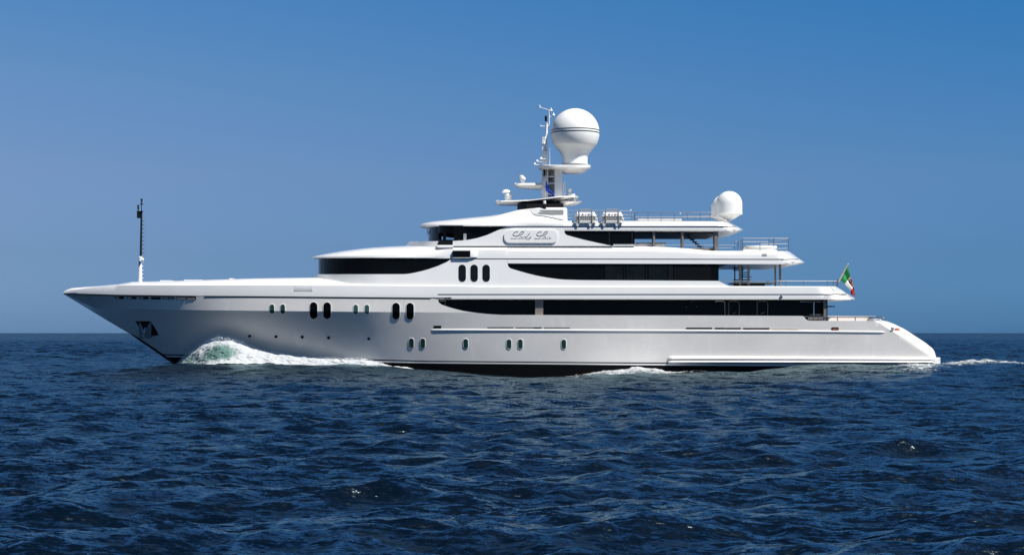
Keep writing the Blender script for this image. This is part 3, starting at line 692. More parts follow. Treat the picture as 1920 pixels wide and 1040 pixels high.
# round platform and underside bowl
mb = MB(); v = []
xs_ = cols(1009, 1107.5, 4); wP_ = lambda x: 1.75*ell((x-1009)/40, 2)*ell((1107.5-x)/32, 2)+.05
lofted(xs_, [(PL((1009, 313), (1015, 316.5), (1053, 317.5), (1060, 322), (1090, 322), (1100, 318.5), (1107.5, 313)), lambda x: wP_(x)*.55), (lambda x: 314.2, wP_), (lambda x: 310.4, wP_), (lambda x: 309.2, lambda x: wP_(x)*.95)], mb)
plat = mb.build('mast_platform', WHITE, yacht, ang=35)
# large radome
R = 45.8*(1+YC/D)/S; cx, _, cz = P(1078.2, 249.6, YC)
def pz(py): return P(0, py, YC)[2]
k_ = (1+YC/D)/S
prof = [(23.5*k_, pz(308.4)-cz), (23.6*k_, pz(300)-cz), (24.2*k_, pz(294)-cz), (26.6*k_, pz(288)-cz), (31*k_, pz(281.8)-cz), (35.2*k_, pz(276.6)-cz)]
for a in range(-32, 90, 4): prof.append((R*math.cos(math.radians(a)), R*math.sin(math.radians(a))))
prof.append((.005, R))
prof = [p for i, p in enumerate(prof) if i < 6 or p[1] > prof[5][1]+.05]
mb = MB(); mb.lathe((cx, YC, cz), prof, 64); dome = mb.build('large_radome', RADW, yacht, ang=60)
for py in (245.6, 250.4):
    z = pz(py); dz = z-cz; r_ = math.sqrt(max(R*R-dz*dz, 0)); mb = MB(); h_ = .028
    mb.lathe((cx, YC, z), [(r_-.02, -h_), (r_+.012, -h_), (r_+.012, h_), (r_-.02, h_)], 64); mb.build('dome_stripe', BLACK, dome)
mb = MB(); mb.lathe((cx, YC, pz(308.8)), [(24.8*k_, -.02), (24.8*k_, .04), (23.9*k_, .06)], 40); mb.build('dome_base', LGREY, dome)
# upper pole mast
mb = MB()
pyl([(1016.6, 309), (1026.4, 309), (1026.4, 262), (1017, 257)], Y0-.28, Y0+.28, 0, mb)
mb.tube([P(1020, 270, Y0-.3), P(1025, 254, Y0-.1), P(1025, 231, Y0)], [.09, .09, .075], 8)
mb.tube([P(1026, 237.5, Y0), P(1028.6, 236.5, Y0), P(1029.6, 233, Y0), P(1029.6, 206, Y0)], [.05, .05, .05, .035], 8)
mb.tube([P(1024, 237, Y0), P(1014.5, 236.6, Y0), P(1012.5, 234.8, Y0)], .03, 6)
mb.tube([P(1029.6, 206.6, Y0), P(1012, 201, Y0)], .02, 6)
mb.tube([P(1030, 219, Y0), P(1037.5, 219, Y0)], .025, 6)
mb.pbox(1016.6, 257, 1022.5, 259.5, Y0-.3, Y0+.3)
upm = mb.build('antenna_mast', WHITE, yacht)
mb = MB(); mb.tube([P(1012, 201, Y0), P(1011.4, 196, Y0-.05)], [.07, .01], 5); mb.lathe(P(1012, 204, Y0), [(.02, 0), (.07, .05), (.07, .16), (.03, .26)], 8); mb.build('wind_vane', LGREY, upm)
for x, y in ((1033.5, 206.5), (1038, 215.2)):
    mb = MB(); mb.lathe(P(x, y+3.5, Y0), [(.02, -.05), (.03, .05), (.11, .08), (.09, .14), (.03, .2), (.02, .3), (.01, .32)], 10); mb.tube([P(x-3.4, y+3, Y0), P(x, y+3, Y0)], .02, 5); mb.build('masthead_light', RADW, upm)
mb = MB(); 
for k in range(3): mb.lathe(P(1023.6, 227.6-k*3.4, Y0-.02), [(.09, 0), (.09, .085), (.065, .09), (.065, .115), (.09, .12)], 12, 0)
mb.build('navigation_light', DARK, upm)
for py in (262, 275, 299): 
    mb = MB(); mb.pbox(1021.4, py, 1023, py+2.2, Y0-.31, Y0-.27); mb.build('mast_fitting', GREY, upm)
mb = MB(); mb.pbox(1022, 281, 1026.4, 283, Y0-.32, Y0-.27); mb.build('mast_fitting', TAN, upm)
mb = MB(); mb.tube([P(1030.6, 309, Y0-1), P(1030.6, 277, Y0-1)], [.035, .018], 6); mb.build('whip_antenna', LGREY, plat)
for (x, y) in ((1014.5, 296.5), (1007, 301.6), (1002.6, 307.2)):
    mb = MB(); mb.lathe(P(x, y+1.8, Y0-.9), [(.03, -.02), (.11, .02), (.1, .08), (.04, .14)], 10); mb.tube([P(x, y+1.8, Y0-.9), P(x+9, y+1.8, Y0-.9)], .028, 6); mb.build('flood_light', WHITE, plat)
mb = MB(); mb.pbox(1019, 318.5, 1024.5, 329, Y0-.72, Y0-.55, 0); 
for k in range(3): mb.lathe(P(1021.5, 328-k*3.4, Y0-.76), [(.09, 0), (.09, .09), (.05, .1)], 10, 0)
mb.build('navigation_light', DARK, mast)
for a_, b_ in ((330, 334), (315.5, 318)):
    mb = MB(); mb.pbox(1018, a_, 1026, b_, Y0-.8, Y0-.5); mb.build('light_bracket', LGREY, mast)
# mid arm with searchlight
arm = lofted(cols(964, 1016, 4), [(PL((964, 347.8), (973, 351.5), (1000, 354), (1016, 354.4)), lambda x: .35*ell((x-963)/15, 2)), (PL((964, 347), (972, 346.5), (1016, 347)), lambda x: .85*ell((x-963)/10, 2)), (PL((964, 345.2), (970, 344), (978, 343.2), (1016, 343)), lambda x: .8*ell((x-963)/10, 2))]).build('radar_arm', WHITE, yacht, ang=35)
mb = MB(); mb.lathe(P(980.3, 343, Y0), [(.1, 0), (.12, .1), (.19, .18), (.22, .3), (.17, .4), (.08, .44), (.05, .5)], 14)
mb.lathe(P(978, 331, Y0), [(.03, -.1), (.12, -.08), (.16, 0), (.13, .07), (.04, .1)], 12); mb.tube([P(979.6, 337, Y0), P(978.4, 331, Y0)], .07, 7); mb.build('camera_dome', RADW, arm)
mb = MB(); mb.pbox(965, 343, 969, 345.6, Y0-.3, Y0+.3); mb.build('mast_fitting', WHITE, arm)
# radar on the left of the wing
mb = MB(); a = P(953, 375.6, Y0)
mb.lathe(a, [(.22, 0), (.25, .1), (.27, .38), (.2, .44), (.08, .47)], 16); mb.tube([P(953, 363, Y0), P(956, 366.5, Y0)], .12, 8)
mb.lathe(P(949, 359.6, Y0), [(.03, -.11), (.22, -.1), (.31, -.02), (.24, .1), (.1, .16), (.01, .17)], 18, sx=1.05, sy=.8); mb.build('radar', RADW, wing)
mb = MB(); mb.lathe(P(1068, 367.4, Y0), [(.2, 0), (.22, .1), (.12, .14), (.1, .3)], 14); mb.lathe(P(1068, 360, Y0), [(.08, 0), (.17, .1), (.17, .22), (.1, .25)], 14); mb.pbox(1069, 363.6, 1078.5, 367.6, Y0-.2, Y0+.2); mb.tube([P(1059, 367, Y0-.6), P(1059, 337.5, Y0-.6)], .015, 5)
mb.build('radar', RADW, wing)
mb = MB(); mb.pbox(930, 375.6, 936.5, 377.6, Y0-.5, Y0+.5); mb.build('wing_fitting', WHITE, wing); mb = MB(); mb.pbox(983, 374.2, 988, 376, Y0-.3, Y0+.2); mb.build('wing_fitting', WHITE, wing)

# ---- aft radomes on the bridge roof
def small_dome(px, y, lab):
    k = (1+3.9/D)/S; c = (P(px, 414.4, y)[0], y, P(px, 414.4, 3.9)[2]); z = lambda py: P(0, py, 3.9)[2]-c[2]; r = 24.6*k
    pr = [(4.5*k, 0), (4.5*k, z(411)), (9*k, z(410.6)), (23.6*k, z(402.2)), (25.2*k, z(401.8)), (25.2*k, z(400.4)), (r, z(400)), (r, z(383))]
    for a_ in range(6, 90, 7): pr.append((r*math.cos(math.radians(a_)), z(383)+r*math.sin(math.radians(a_))))
    pr.append((.004, z(383)+r)); mb = MB(); mb.lathe(c, pr, 48); o = mb.build('small_radome', RADW, yacht, ang=40, label=lab)
    return o
small_dome(1367, 3.9, 'nearer of the two small white radomes'); 
kk = (D+3.9)/D
small_dome(1357.4, 7.0, 'farther small white radome partly hidden')

# ---- pillars, stairs and ceiling under the bridge roof
mb = MB(); mb.pbox(1190, 432, 1346, 437.8, 1.9, 8.6); ceil_ = mb.build('ceiling_beam', TAUPE, roofF)
for x0, x1, d_ in ((1224.5, 1228.2, 1.0), (1278.3, 1282, .9), (1340, 1346.8, .9)):
    mb = MB(); mb.pbox(x0, 433.5, x1, 464.8 if x0 < 1300 else 470.6, .95, .95+d_, 0); mb.build('pillar', BROWN, roofF)
mb = MB(); p0, p1 = (1284.5, 438), (1315.5, 465.5)
for dy in (3.0,):
    F = [P(p0[0], p0[1], dy), P(p0[0]+2.4, p0[1], dy), P(p1[0]+1.4, p1[1], dy), P(p1[0]-2, p1[1], dy)]; G = [(q[0], q[1]+.06, q[2]) for q in F]
    mb.add(F+G, [(0, 1, 2, 3), (7, 6, 5, 4)] + [(i, 4+i, 4+(i+1) % 4, (i+1) % 4) for i in range(4)])
stair = mb.build('staircase', TAUPE, yacht, smooth=False)
for k in range(7):
    mb = MB(); x = 1286+k*4.6; y = 440.2+k*4.1; mb.pbox(x, y, x+7.5, y+1.2, 3.0, 3.9); mb.build('step', DARK, stair)
mb = MB(); mb.pbox(1293, 464.6, 1347, 470.5, 1.2, 1.3); mb.build('deck_screen', BROWN, roofD)
mb = MB(); mb.pbox(1195, 454.4, 1248.5, 457, 1.2, 2.6, 0); mb.pbox(1190, 457, 1246, 462.6, 1.3, 2.5, 1); mb.build('buffet_counter', [GREY, LGREY], roofD)

# ---- pillars and spiral stair of the upper aft deck
for x0, x1, y in ((1386, 1389.6, 1.3), (1402, 1405.8, 1.3), (1452.8, 1455.4, 2.2), (1461.2, 1464.8, 1.2)):
    mb = MB(); mb.pbox(x0, 494, x1, 536, y, y+.2); mb.build('pillar', BROWN, roofD)
mb = MB(); mb.tube([P(1377.7, 494, 3.8), P(1377.7, 535.5, 3.8)], .045, 8); mb.tube([P(1391.5, 497, 4.2), P(1391.5, 535, 4.2)], .05, 8); sp = mb.build('spiral_stair', DARK, yacht)
for i, (x0, x1, y) in enumerate(((1377.5, 1385, 497), (1377.5, 1386.5, 501.4), (1377.5, 1395, 505.6), (1391, 1402.5, 509.8), (1391, 1402.5, 514), (1391, 1409, 518.2), (1378, 1408, 523.6), (1378, 1406, 528))):
    mb = MB(); mb.pbox(x0, y, x1, y+1.0, 3.6+.1*i, 4.5+.1*i); mb.build('step', DARK, sp)
mb = MB(); mb.pbox(1347, 494, 1364, 496, 1, 8); mb.pbox(1364, 494, 1376, 495.3, 1.4, 7); mb.build('awning_box', DARK, roofD)
# hot tub on the bridge deck aft
c = P(1426, 470.6, 3.4); kx = 31*(1+3.4/D)/S
mb = MB(); mb.lathe(c, [(kx*.93, -.1), (kx*.93, .18), (kx, .22), (kx, .30), (kx*.97, .35), (kx*.4, .34), (.01, .33)], 40, sy=.85); mb.pbox(1392, 467, 1457, 470.6, 2.2, 2.8); mb.build('hot_tub', WHITE, roofD, ang=40)

# ---- railings
def railing(name_parent, rails, posts, y, r=.021, rp=.022, lab=None, ydepth=None):
    mb = MB()
    for pts in rails: mb.tube([P(a, b, y) for a, b in pts], r, 6)
    o = mb.build('railing', STEEL, yacht, label=lab)
    for q in posts:
        x, t, b = q[:3]; m = MB(); m.tube([P(x, b, y), P(x, t, y)], q[3] if len(q) > 3 else rp, 6); m.build('post', STEEL, o)
    return o
railing(0, [[(1064, 394.6), (1183, 395.2)], [(1064, 402), (1188, 402.4)], [(1064, 408.4), (1183, 408.8)]], [(1122.5, 394.8, 415), (1183.2, 395, 415), (1160, 395, 415)], 1.7)
railing(0, [[(1189.5, 414), (1189.5, 400), (1191, 398.4), (1337, 398.4)], [(1190, 407), (1337, 407)]], [(1190.4, 398.6, 415, .035)]+[(x, 398.4, 415) for x in (1215, 1239.5, 1264, 1288.5, 1313, 1331)], 1.3)
railing(0, [[(1278.5, 414), (1282, 406.5), (1285, 405.4), (1337, 405.4)]], [(x, 405.4, 415) for x in (1303, 1326)], 6.2)
for x, y in ((1275.5, 400.5), (1182.9, 394.9)):
    mb = MB(); mb.lathe(P(x, y, 1.6), [(.01, -.05), (.05, 0), (.04, .06), (.01, .09)], 8); mb.build('rail_light', WHITE, roofF)
railing(0, [[(1150, 459.5), (1250, 459.2), (1380, 459.6)], [(1340, 465), (1372, 464.6)]], [(x, 459.4, 466 if x < 1300 else 471) for x in (1182, 1215, 1318, 1345)], 1.0, .012)
railing(0, [[(1377.8, 470.5), (1377.8, 453.5), (1380, 451.8), (1383.5, 451.6)], [(1383.8, 470.5), (1383.8, 451.8)]], [(1383.8, 451, 470.6, .03)], 1.6)
railing(0, [[(1391, 447), (1395, 446.4), (1478, 446.8)], [(1392, 453), (1442, 453.2)], [(1424, 457.4), (1478, 457)], [(1457, 466), (1478, 465.6)], [(1450, 453), (1478, 447.4)]],
        [(1389.8, 450, 470.6), (1392.6, 446.8, 470.6, .028), (1425, 453, 470.6), (1441.6, 446.6, 462), (1450.8, 446.4, 462, .028), (1478, 446.8, 470.8, .028)], 1.7, .019)
railing(0, [[(1348, 526.2), (1480, 526.6), (1571, 526.8)], [(1372, 529.6), (1452, 529.8)]], [(x, 526.4, 536.4) for x in (1440, 1473.4, 1507, 1552, 1562)]+[(1568, 526.6, 536.4, .03), (1571, 524, 536.6, .045)], 1.0, .018)
railing(0, [[(1508, 592.6), (1640, 593), (1655, 594), (1658, 597), (1658, 601)], [(1628, 600.2), (1640, 597.5), (1652, 600)]], [(x, 592.8, 601.5) for x in (1570.2, 1603.6, 1628, 1631, 1636, 1654)], .7, .018)
# chrome fairlead at the aft corner
mb = MB(); mb.tube([P(1629, 597.5, 1.0), P(1636, 597.5, 1.0)], .1, 10); mb.tube([P(1638, 600, 1), P(1647, 596.5, 1), P(1655, 600, 1)], .06, 8); mb.build('fairlead', CHROME, hull)

# ---- foremast on the bow
mb = MB(); yb = YC
mb.tube([P(263, 528, yb), P(263, 482, yb)], [.135, .115], 14, 0); mb.tube([P(263, 483, yb), P(263.2, 480.4, yb)], [.14, .13], 14, 0)
for k in range(6): mb.tube([P(263.5, 484+k*7.4, yb), P(269.2, 484+k*7.4, yb)], .018, 5, 0)
mb.lathe(P(267.6, 486.5, yb-.1), [(.01, -.08), (.08, -.05), (.1, .02), (.07, .09), (.01, .11)], 12, 0)
fore = mb.build('foremast', WHITE, yacht)
mb = MB(); mb.tube([P(264, 481.5, yb), P(265.4, 395, yb)], [.082, .066], 10)
for k in range(9): mb.tube([P(264.6, 414.2+k*7.4, yb), P(270, 414.4+k*7.4, yb), P(270.3, 415.2+k*7.4, yb)], .018, 5)
mb.tube([P(265.2, 398, yb), P(265.4, 372.5, yb)], [.03, .03], 6)
for y, r_ in ((374, .09), (377.4, .075), (382.5, .1)): mb.lathe(P(265.5, y, yb), [(r_*.8, -.045), (r_, -.02), (r_, .03), (r_*.6, .05)], 10)
mb.build('upper_pole', DARK, fore)
mb = MB(); mb.pbox(256.6, 397.5, 263.2, 408.6, yb-.15, yb+.15); mb.pbox(255.6, 395.6, 266.8, 396.8, yb-.18, yb+.18); mb.pbox(257.5, 396.5, 262, 398, yb-.1, yb+.1)
for y in (386, 390.4): mb.lathe(P(259.2, y, yb), [(.06, -.05), (.085, -.02), (.085, .04), (.04, .07)], 10)
mb.tube([P(259.2, 396, yb), P(259.2, 385, yb)], .035, 6); mb.build('navigation_light', DARK, fore)
mb = patch([(260.2, 493), (262.6, 488.2), (265, 493), (262.6, 498.2)], lambda x, y: yb-.135, .006, None, 0, .01); patch([(260, 499.5), (260, 487), (261.4, 487), (261.4, 499.5)], lambda x, y: yb-.128, .006, mb, 0, .01); mb.build('blue_emblem', NAVY, fore, smooth=False)

# ================================================================== THINGS ABOARD
# life raft canisters
def life_raft(cx, label):
    y0 = .72; c = P(cx, 424, y0); root = empty('life_raft', c, label, 'life raft', 'life raft canisters on the top deck edge')
    k = (1+y0/D)/S; L2 = 20.4*k; zt = P(0, 396.4, y0)[2]; zs = P(0, 404.8, y0)[2]; zb = P(0, 415.2, y0)[2]
    def shell(sgn, z0, z1):
        # half canister: barrel with conical ends
        mb = MB(); n = 13; v = []; st = [(-1, .02), (-.93, .62), (-.80, 1.0), (.80, 1.0), (.93, .62), (1, .02)] if sgn < 0 else [(-1.0, .15), (-.80, 1.0), (.80, 1.0), (1.0, .15)]
        for (t, q) in st:
            for j in range(n):
                a = math.pi*j/(n-1); v.append((c[0]+t*L2, y0+.42 - math.cos(a)*.42*(.55+.45*q), z0 + (z1-z0)*q*math.sin(a)**.6 if math.sin(a) > 1e-6 else z0))
        m = len(st); f = [(i*n+j, i*n+j+1, (i+1)*n+j+1, (i+1)*n+j) for i in range(m-1) for j in range(n-1)]
        f += [tuple(range(n)), tuple((m-1)*n+j for j in range(n))[::-1]] + [(i*n, (i+1)*n, (i+1)*n+n-1, i*n+n-1) for i in range(m-1)]
        mb.add(v, f); return mb
    up = shell(1, zs, zt).build('upper_shell', WHITE, root, ang=35)
    lo = shell(-1, zs-.005, zb); lo = lo.build('lower_shell', RIBBED, root, ang=35)
    for i in range(7):
        mb = MB(); x = c[0]+(-12+i*4)*k; mb.box((x, y0-.015, zb+.12), (x+.05, y0+.02, zs-.03)); mb.build('rib', GREY, lo)
    mb = MB(); mb.box((c[0]-L2*.78, y0-.01, zb-.02), (c[0]+L2*.8, y0+.6, zb+.08)); mb.build('base_pad', WHITE, root)
    mb = MB(); mb.box((c[0]-L2*.96, y0-.025, zs-.03), (c[0]+L2*.97, y0+.84, zs+.012)); mb.build('seam_flange', WHITE, root)
    for dx in (-12.3, 11.6):
        mb = MB(); x = c[0]+dx*k; mb.tube([(x, y0-.06, zb-.05), (x, y0-.06, zt-.08), (x, y0+.1, zt+.06), (x, y0+.7, zt+.06), (x, y0+.9, zt-.1)], .026, 6); mb.build('strap', BROWN, root)
    mb = MB(); mb.tube([(c[0]-12*k, y0+.1, zt+.02), (c[0]-11.6*k, y0+.1, zt+.13), (c[0]+10.8*k, y0+.1, zt+.13), (c[0]+11.3*k, y0+.1, zt+.02)], .035, 6); mb.build('guard_bar', STEEL, root)
    mb = MB(); mb.box((c[0]-22*k, y0-.02, zb-.11), (c[0]+19*k, y0+.8, zb-.03))
    for dx in (-15.7, 8):
        x = c[0]+dx*k; z1 = zb-.08; z0 = c[2]-.01
        for yy in (y0-.02, y0+.6):
            F = [(x-3.6*k, yy, z1), (x+4.2*k, yy, z1), (x+1.6*k, yy, z0), (x-1.4*k, yy, z0)]; G = [(q[0], q[1]+.05, q[2]) for q in F]
            mb.add(F+G, [(0, 1, 2, 3), (7, 6, 5, 4)]+[(i, 4+i, 4+(i+1) % 4, (i+1) % 4) for i in range(4)])
    mb.build('cradle', LGREY, root, smooth=False)
    mb = MB(); x = c[0]+18*k; mb.tube([(x, y0-.03, zs-.1), (x+2.6*k, y0-.05, zs-.22), (x+3*k, y0-.05, zb-.02), (x-1*k, y0-.05, zb-.13), (x-2*k, y0-.04, zb-.05)], .045, 6); mb.build('painter_line', FWHITE, root)
    # lettering A F O
    mb = MB(); gy = y0-.03; px0 = cx-5.9; yy = 401.9
    ribbon([(px0-1.7, yy+1.3), (px0-.2, yy-1.3), (px0+1.6, yy+1.3)], .95, gy-.01, mb, 0); ribbon([(px0-1, yy+.5), (px0+1, yy+.5)], .7, gy-.012, mb, 0)
    px0 += 5.9; ribbon([(px0-1.0, yy+1.3), (px0-.2, yy-.9)], .8, gy-.01, mb, 1); ribbon([(px0-.3, yy-.8), (px0+1.6, yy-.9)], .7, gy-.012, mb, 1); ribbon([(px0-.7, yy+.3), (px0+.9, yy+.2)], .7, gy-.014, mb, 1)
    px0 += 5.9; ribbon([(px0+1.6*math.cos(t), yy+1.35*math.sin(t)) for t in [i*math.pi/5 for i in range(11)]], .8, gy-.01, mb, 0)
    mb.build('lettering', [NAVY, EORANGE], up, smooth=False)
    return root
life_raft(1098.5, 'white life raft canister beside the louvred funnel house, nearer the mast')
life_raft(1148.3, 'white life raft canister farther from the mast, before the open railing')

# sun pad
r_ = empty('sun_pad', P(1237, 414.6, 2.5), 'long low white sun pad behind the top deck railing', 'sun pad')
mb = MB(); mb.pbox(1198, 411.8, 1278, 415, 2.5, 4.4); mb.build('base', WHITE, r_)
mb = MB(); mb.pbox(1197, 410.3, 1278.5, 411.9, 2.45, 4.45); mb.build('pad', CUSH, r_)
# aft deck dining table and sofa
r_ = empty('dining_table', P(1412, 536, 3.2), 'low dark red table by the spiral stair on the open upper aft deck', 'table')
mb = MB(); mb.pbox(1373, 529.4, 1452, 531.6, 3.2, 5.6); mb.build('tabletop', WINE, r_)
mb = MB(); mb.pbox(1380, 531.6, 1434, 537, 3.5, 5.2); mb.build('pedestal', WINE, r_)
# seat cushions on the main aft deck
for x0, x1, lb in ((1553.5, 1569.3, 'short pale cushion next to the dark deck house on the low aft deck'), (1571.2, 1602.6, 'long pale cushion between two posts, middle of the aft deck bench'), (1604.6, 1628, 'pale cushion closest to the chrome fairlead on the aft deck')):
    r_ = empty('bench_cushion', P((x0+x1)/2, 601.5, 1.1), lb, 'cushion', 'bench cushions along the low aft deck')
    a, b = P(x0, 601.8, 1.1), P(x1, 595, 1.1)
    mb = MB(); mb.box((a[0], 1.1, a[2]), (b[0], 1.3, b[2])); mb.build('backrest', CUSH, r_)
    mb = MB(); mb.box((a[0]-.01, 1.09, b[2]), (b[0]+.01, 1.31, b[2]+.03)); mb.build('piping', TAN, r_)

# ensign at the stern
A = P(1571.8, 529, 3.2); r_ = empty('ensign', A, 'green, white and red flag with crest hanging from the stern staff', 'flag')
def zf(x): return 531
mb = MB(); mb.tube([P(1570.6, 531.5, YC), P(1589.8, 495.2, YC)], [.045, .03], 8); mb.lathe(P(1590.2, 495.6, YC), [(.01, -.04), (.05, 0), (.04, .05), (.01, .07)], 8); mb.build('staff', TAN, r_)
def quadgrid(c4, nu, nv, dep, mb, mi, u0=0, u1=1):
    # c4: hoist-top, hoist-bottom, fly-bottom, fly-top in px
    (a, b, c, d) = c4; v = []
    for i in range(nu+1):
        u = i/nu; U = u0+(u1-u0)*u
        for j in range(nv+1):
            t = j/nv
            x = (a[0]*(1-t)+b[0]*t)*(1-u)+(d[0]*(1-t)+c[0]*t)*u; y = (a[1]*(1-t)+b[1]*t)*(1-u)+(d[1]*(1-t)+c[1]*t)*u
            v.append(P(x, y, YC-.05+dep(U, t)))
    mb.add(v, [(i*(nv+1)+j, i*(nv+1)+j+1, (i+1)*(nv+1)+j+1, (i+1)*(nv+1)+j) for i in range(nu) for j in range(nv)], mi)
dep = lambda U, t: -.16*math.sin(t*9+U*4)*(.25+.75*U) - .1*math.sin(U*8)
fl = MB()
quadgrid([(1590.3, 497.3), (1576.2, 524.6), (1583.7, 532.2), (1594.4, 518.4)], 8, 12, dep, fl, 0, 0, .4)
quadgrid([(1594.4, 518.4), (1583.7, 532.2), (1595, 545.2), (1600.6, 536.6)], 8, 12, dep, fl, 1, .4, .75)
quadgrid([(1600.6, 536.6), (1595, 545.2), (1595.4, 550.6), (1603.2, 555.6)], 6, 12, dep, fl, 2, .75, 1)
cloth = fl.build('cloth', [GOLDG, FWHITE, FRED], r_, ang=80)
e1 = MB(); quadgrid([(1595.4, 519.8), (1591.4, 527.4), (1597.4, 536.8), (1600.4, 533.6)], 5, 5, lambda U, t: dep(U, t*.45)-.03, e1, 0, .42, .7)
quadgrid([(1594.6, 524), (1591.8, 527.4), (1594.4, 531.2), (1597.8, 528.2)], 3, 3, lambda U, t: dep(U, t*.45)-.045, e1, 1, .47, .58)
quadgrid([(1595, 525.8), (1593.6, 527.2), (1595, 529.2), (1596.2, 528)], 2, 2, lambda U, t: dep(U, t*.4+.05)-.06, e1, 2, .5, .56)
e1.build('crest', [EORANGE, EBLUE, FWHITE], cloth, ang=80)
# blue flag at the mast
A = P(1023.2, 337, 3.6); r_ = empty('pennant', A, 'small royal blue flag drooping beside the radar mast pylons', 'flag')
fl = MB(); yb_ = Y0-1.05
def dp2(U, t): return -1.0 + .1*math.sin(t*7+U*5)
quadgrid([(1023.2, 337), (1023.0, 358.2), (1030, 361), (1028.5, 351)], 6, 6, dp2, fl, 0, 0, .4)
quadgrid([(1028.5, 351), (1030, 361), (1036.4, 368), (1039.8, 367)], 6, 6, dp2, fl, 0, .4, 1)
bc = fl.build('cloth', BLUEF, r_, ang=80)
mb = MB(); mb.tube([P(1023, 382, Y0-1.06), P(1022.8, 318, Y0-1.06)], .008, 4); mb.build('halyard', FWHITE, r_)

# ================================================================== THE SEA
rng = np.random.default_rng(7)
NW = 165
lam = np.exp(rng.uniform(math.log(.2), math.log(6.5), NW)); kk_ = 2*np.pi/lam
main = math.radians(-68)        # waves run toward the camera and a little to the right
th = main + rng.normal(0, .62, NW)
ak = .029*np.where(lam > 2.4, .6, 1.0)*rng.uniform(.6, 1.35, NW)*np.where((lam > .3) & (lam < 1.6), 1.25, 1.0); amp = ak/kk_
kx_, ky_ = kk_*np.cos(th), kk_*np.sin(th); ph = rng.uniform(0, 2*np.pi, NW)
profx = [P(p, 0, -.5)[0] for p in (150, 250, 330, 400, 480, 550, 700, 760, 820, 900, 1000, 1060, 1135, 1190, 1250, 1320, 1400, 1470, 1500, 1600, 1760, 1830, 1920, 2100)]
profz = [0, .1, .42, .48, .5, .42, .42, .2, .0, -.25, -.5, -.42, -.12, .02, -.14, -.05, -.05, .2, .38, .44, .42, .42, .5, 0]
def sea(x, y, cell):
    """displaced sea surface; cell = local mesh size, waves it cannot carry are left to the bump"""
    x = x.astype(np.float32); y = y.astype(np.float32); z = np.zeros_like(x); dx = np.zeros_like(x); dy = np.zeros_like(x)
    inside = ((x > -31) & (x < 31))
    yn = np.interp(x, [-31, -24, -18, -10, 31], [5.2, 4.2, 2.4, .8, .3]).astype(np.float32)   # hull side
    near = np.exp(-((np.minimum(y-yn, 0))/6.0)**2)*np.clip(1-np.abs(x)/50, 0, 1)**.2
    near = np.where(np.abs(x) > 50, 0, near)
    att = (1 - .6*near).astype(np.float32)
    far_gain = np.interp(np.hypot(x, y+D), [70, 220], [1, 2.1]).astype(np.float32)
    for i in range(NW):
        f = np.clip((lam[i]/cell - 2.5)/2.5, 0, 1)
        if f.max() <= 0: continue
        p = kx_[i]*x + ky_[i]*y + ph[i]
        a = (amp[i]*f*att*(far_gain if lam[i] > 2.4 else 1)).astype(np.float32); z += a*np.cos(p); s_ = a*np.sin(p)*.3
        dx -= s_*math.cos(th[i]); dy -= s_*math.sin(th[i])
    pz_ = np.interp(x, profx, profz); env = np.exp(-((np.minimum(y+.5, 0))/np.where(pz_ < .05, 13.0, 5.0))**2)*np.exp(-((np.maximum(y-11, 0))/3.0)**2)
    z = z + (pz_*env).astype(np.float32)
    return x+dx, y+dy, z
# one sheet: rings round the viewpoint out to the horizon, finer where they are close
dense = np.linspace(-33, 33, 1300); side = np.concatenate([np.linspace(34, 326, 150)])
ang = np.radians(np.concatenate([dense, side])); na = len(ang)
r1 = np.concatenate([np.geomspace(4, 15.8, 40), np.geomspace(16, 100, 470), np.geomspace(100.2, 700, 880), np.geomspace(705, 3000, 160), np.geomspace(3200, 70000, 40)]); nr_ = len(r1)
RR, AA = np.meshgrid(r1, ang, indexing='ij')
X = RR*np.sin(AA); Y = -D + RR*np.cos(AA)
cell = np.maximum(np.interp(RR, [0, 100, 140, 700, 3000], [0, .39, .32, 1.55, 55]), .04)
cell[:, len(dense):] = np.maximum(cell[:, len(dense):], RR[:, len(dense):]*.035)
X2, Y2, Z2 = sea(X.ravel(), Y.ravel(), cell.ravel().astype(np.float32))
Z2 = np.where(RR.ravel() > 2600, 0, Z2)
V = np.stack([X2, Y2, Z2], 1).astype(np.float32); V = np.concatenate([V, [[0, -D, 0]]]).astype(np.float32)
i0 = (np.arange(nr_-1)[:, None]*na + np.arange(na)[None, :]); j1 = np.roll(np.arange(na), -1)[None, :]
a_ = i0; b_ = np.arange(nr_-1)[:, None]*na + j1; q = np.stack([a_, a_+na, b_+na, b_], -1).reshape(-1, 4)
q = q[:, ::-1]
ctr = len(V)-1; tri = np.stack([np.full(na, ctr), np.arange(na), np.roll(np.arange(na), -1)], 1)[:, ::-1]
me = bpy.data.meshes.new('sea'); me.vertices.add(len(V)); me.vertices.foreach_set('co', V.ravel())
nl = q.size + tri.size; me.loops.add(nl); me.loops.foreach_set('vertex_index', np.concatenate([q.ravel(), tri.ravel()]).astype(np.int32))
npoly = len(q)+len(tri); me.polygons.add(npoly)
me.polygons.foreach_set('loop_start', np.concatenate([np.arange(len(q))*4, len(q)*4+np.arange(len(tri))*3]).astype(np.int32))
me.polygons.foreach_set('loop_total', np.concatenate([np.full(len(q), 4), np.full(len(tri), 3)]).astype(np.int32))
me.polygons.foreach_set('use_smooth', np.ones(npoly, bool)); me.update(calc_edges=True); me.validate()
sea_o = bpy.data.objects.new('sea', me); col.objects.link(sea_o)
tag(sea_o, 'dark blue choppy open sea reaching the horizon', 'sea', kind='structure')
wm_ = bpy.data.materials.new('sea_water'); wm_.use_nodes = True; t = wm_.node_tree; b = t.nodes['Principled BSDF']
b.inputs['Base Color'].default_value = (.0008, .0055, .0135, 1); b.inputs['Roughness'].default_value = .1; b.inputs['IOR'].default_value = 1.27
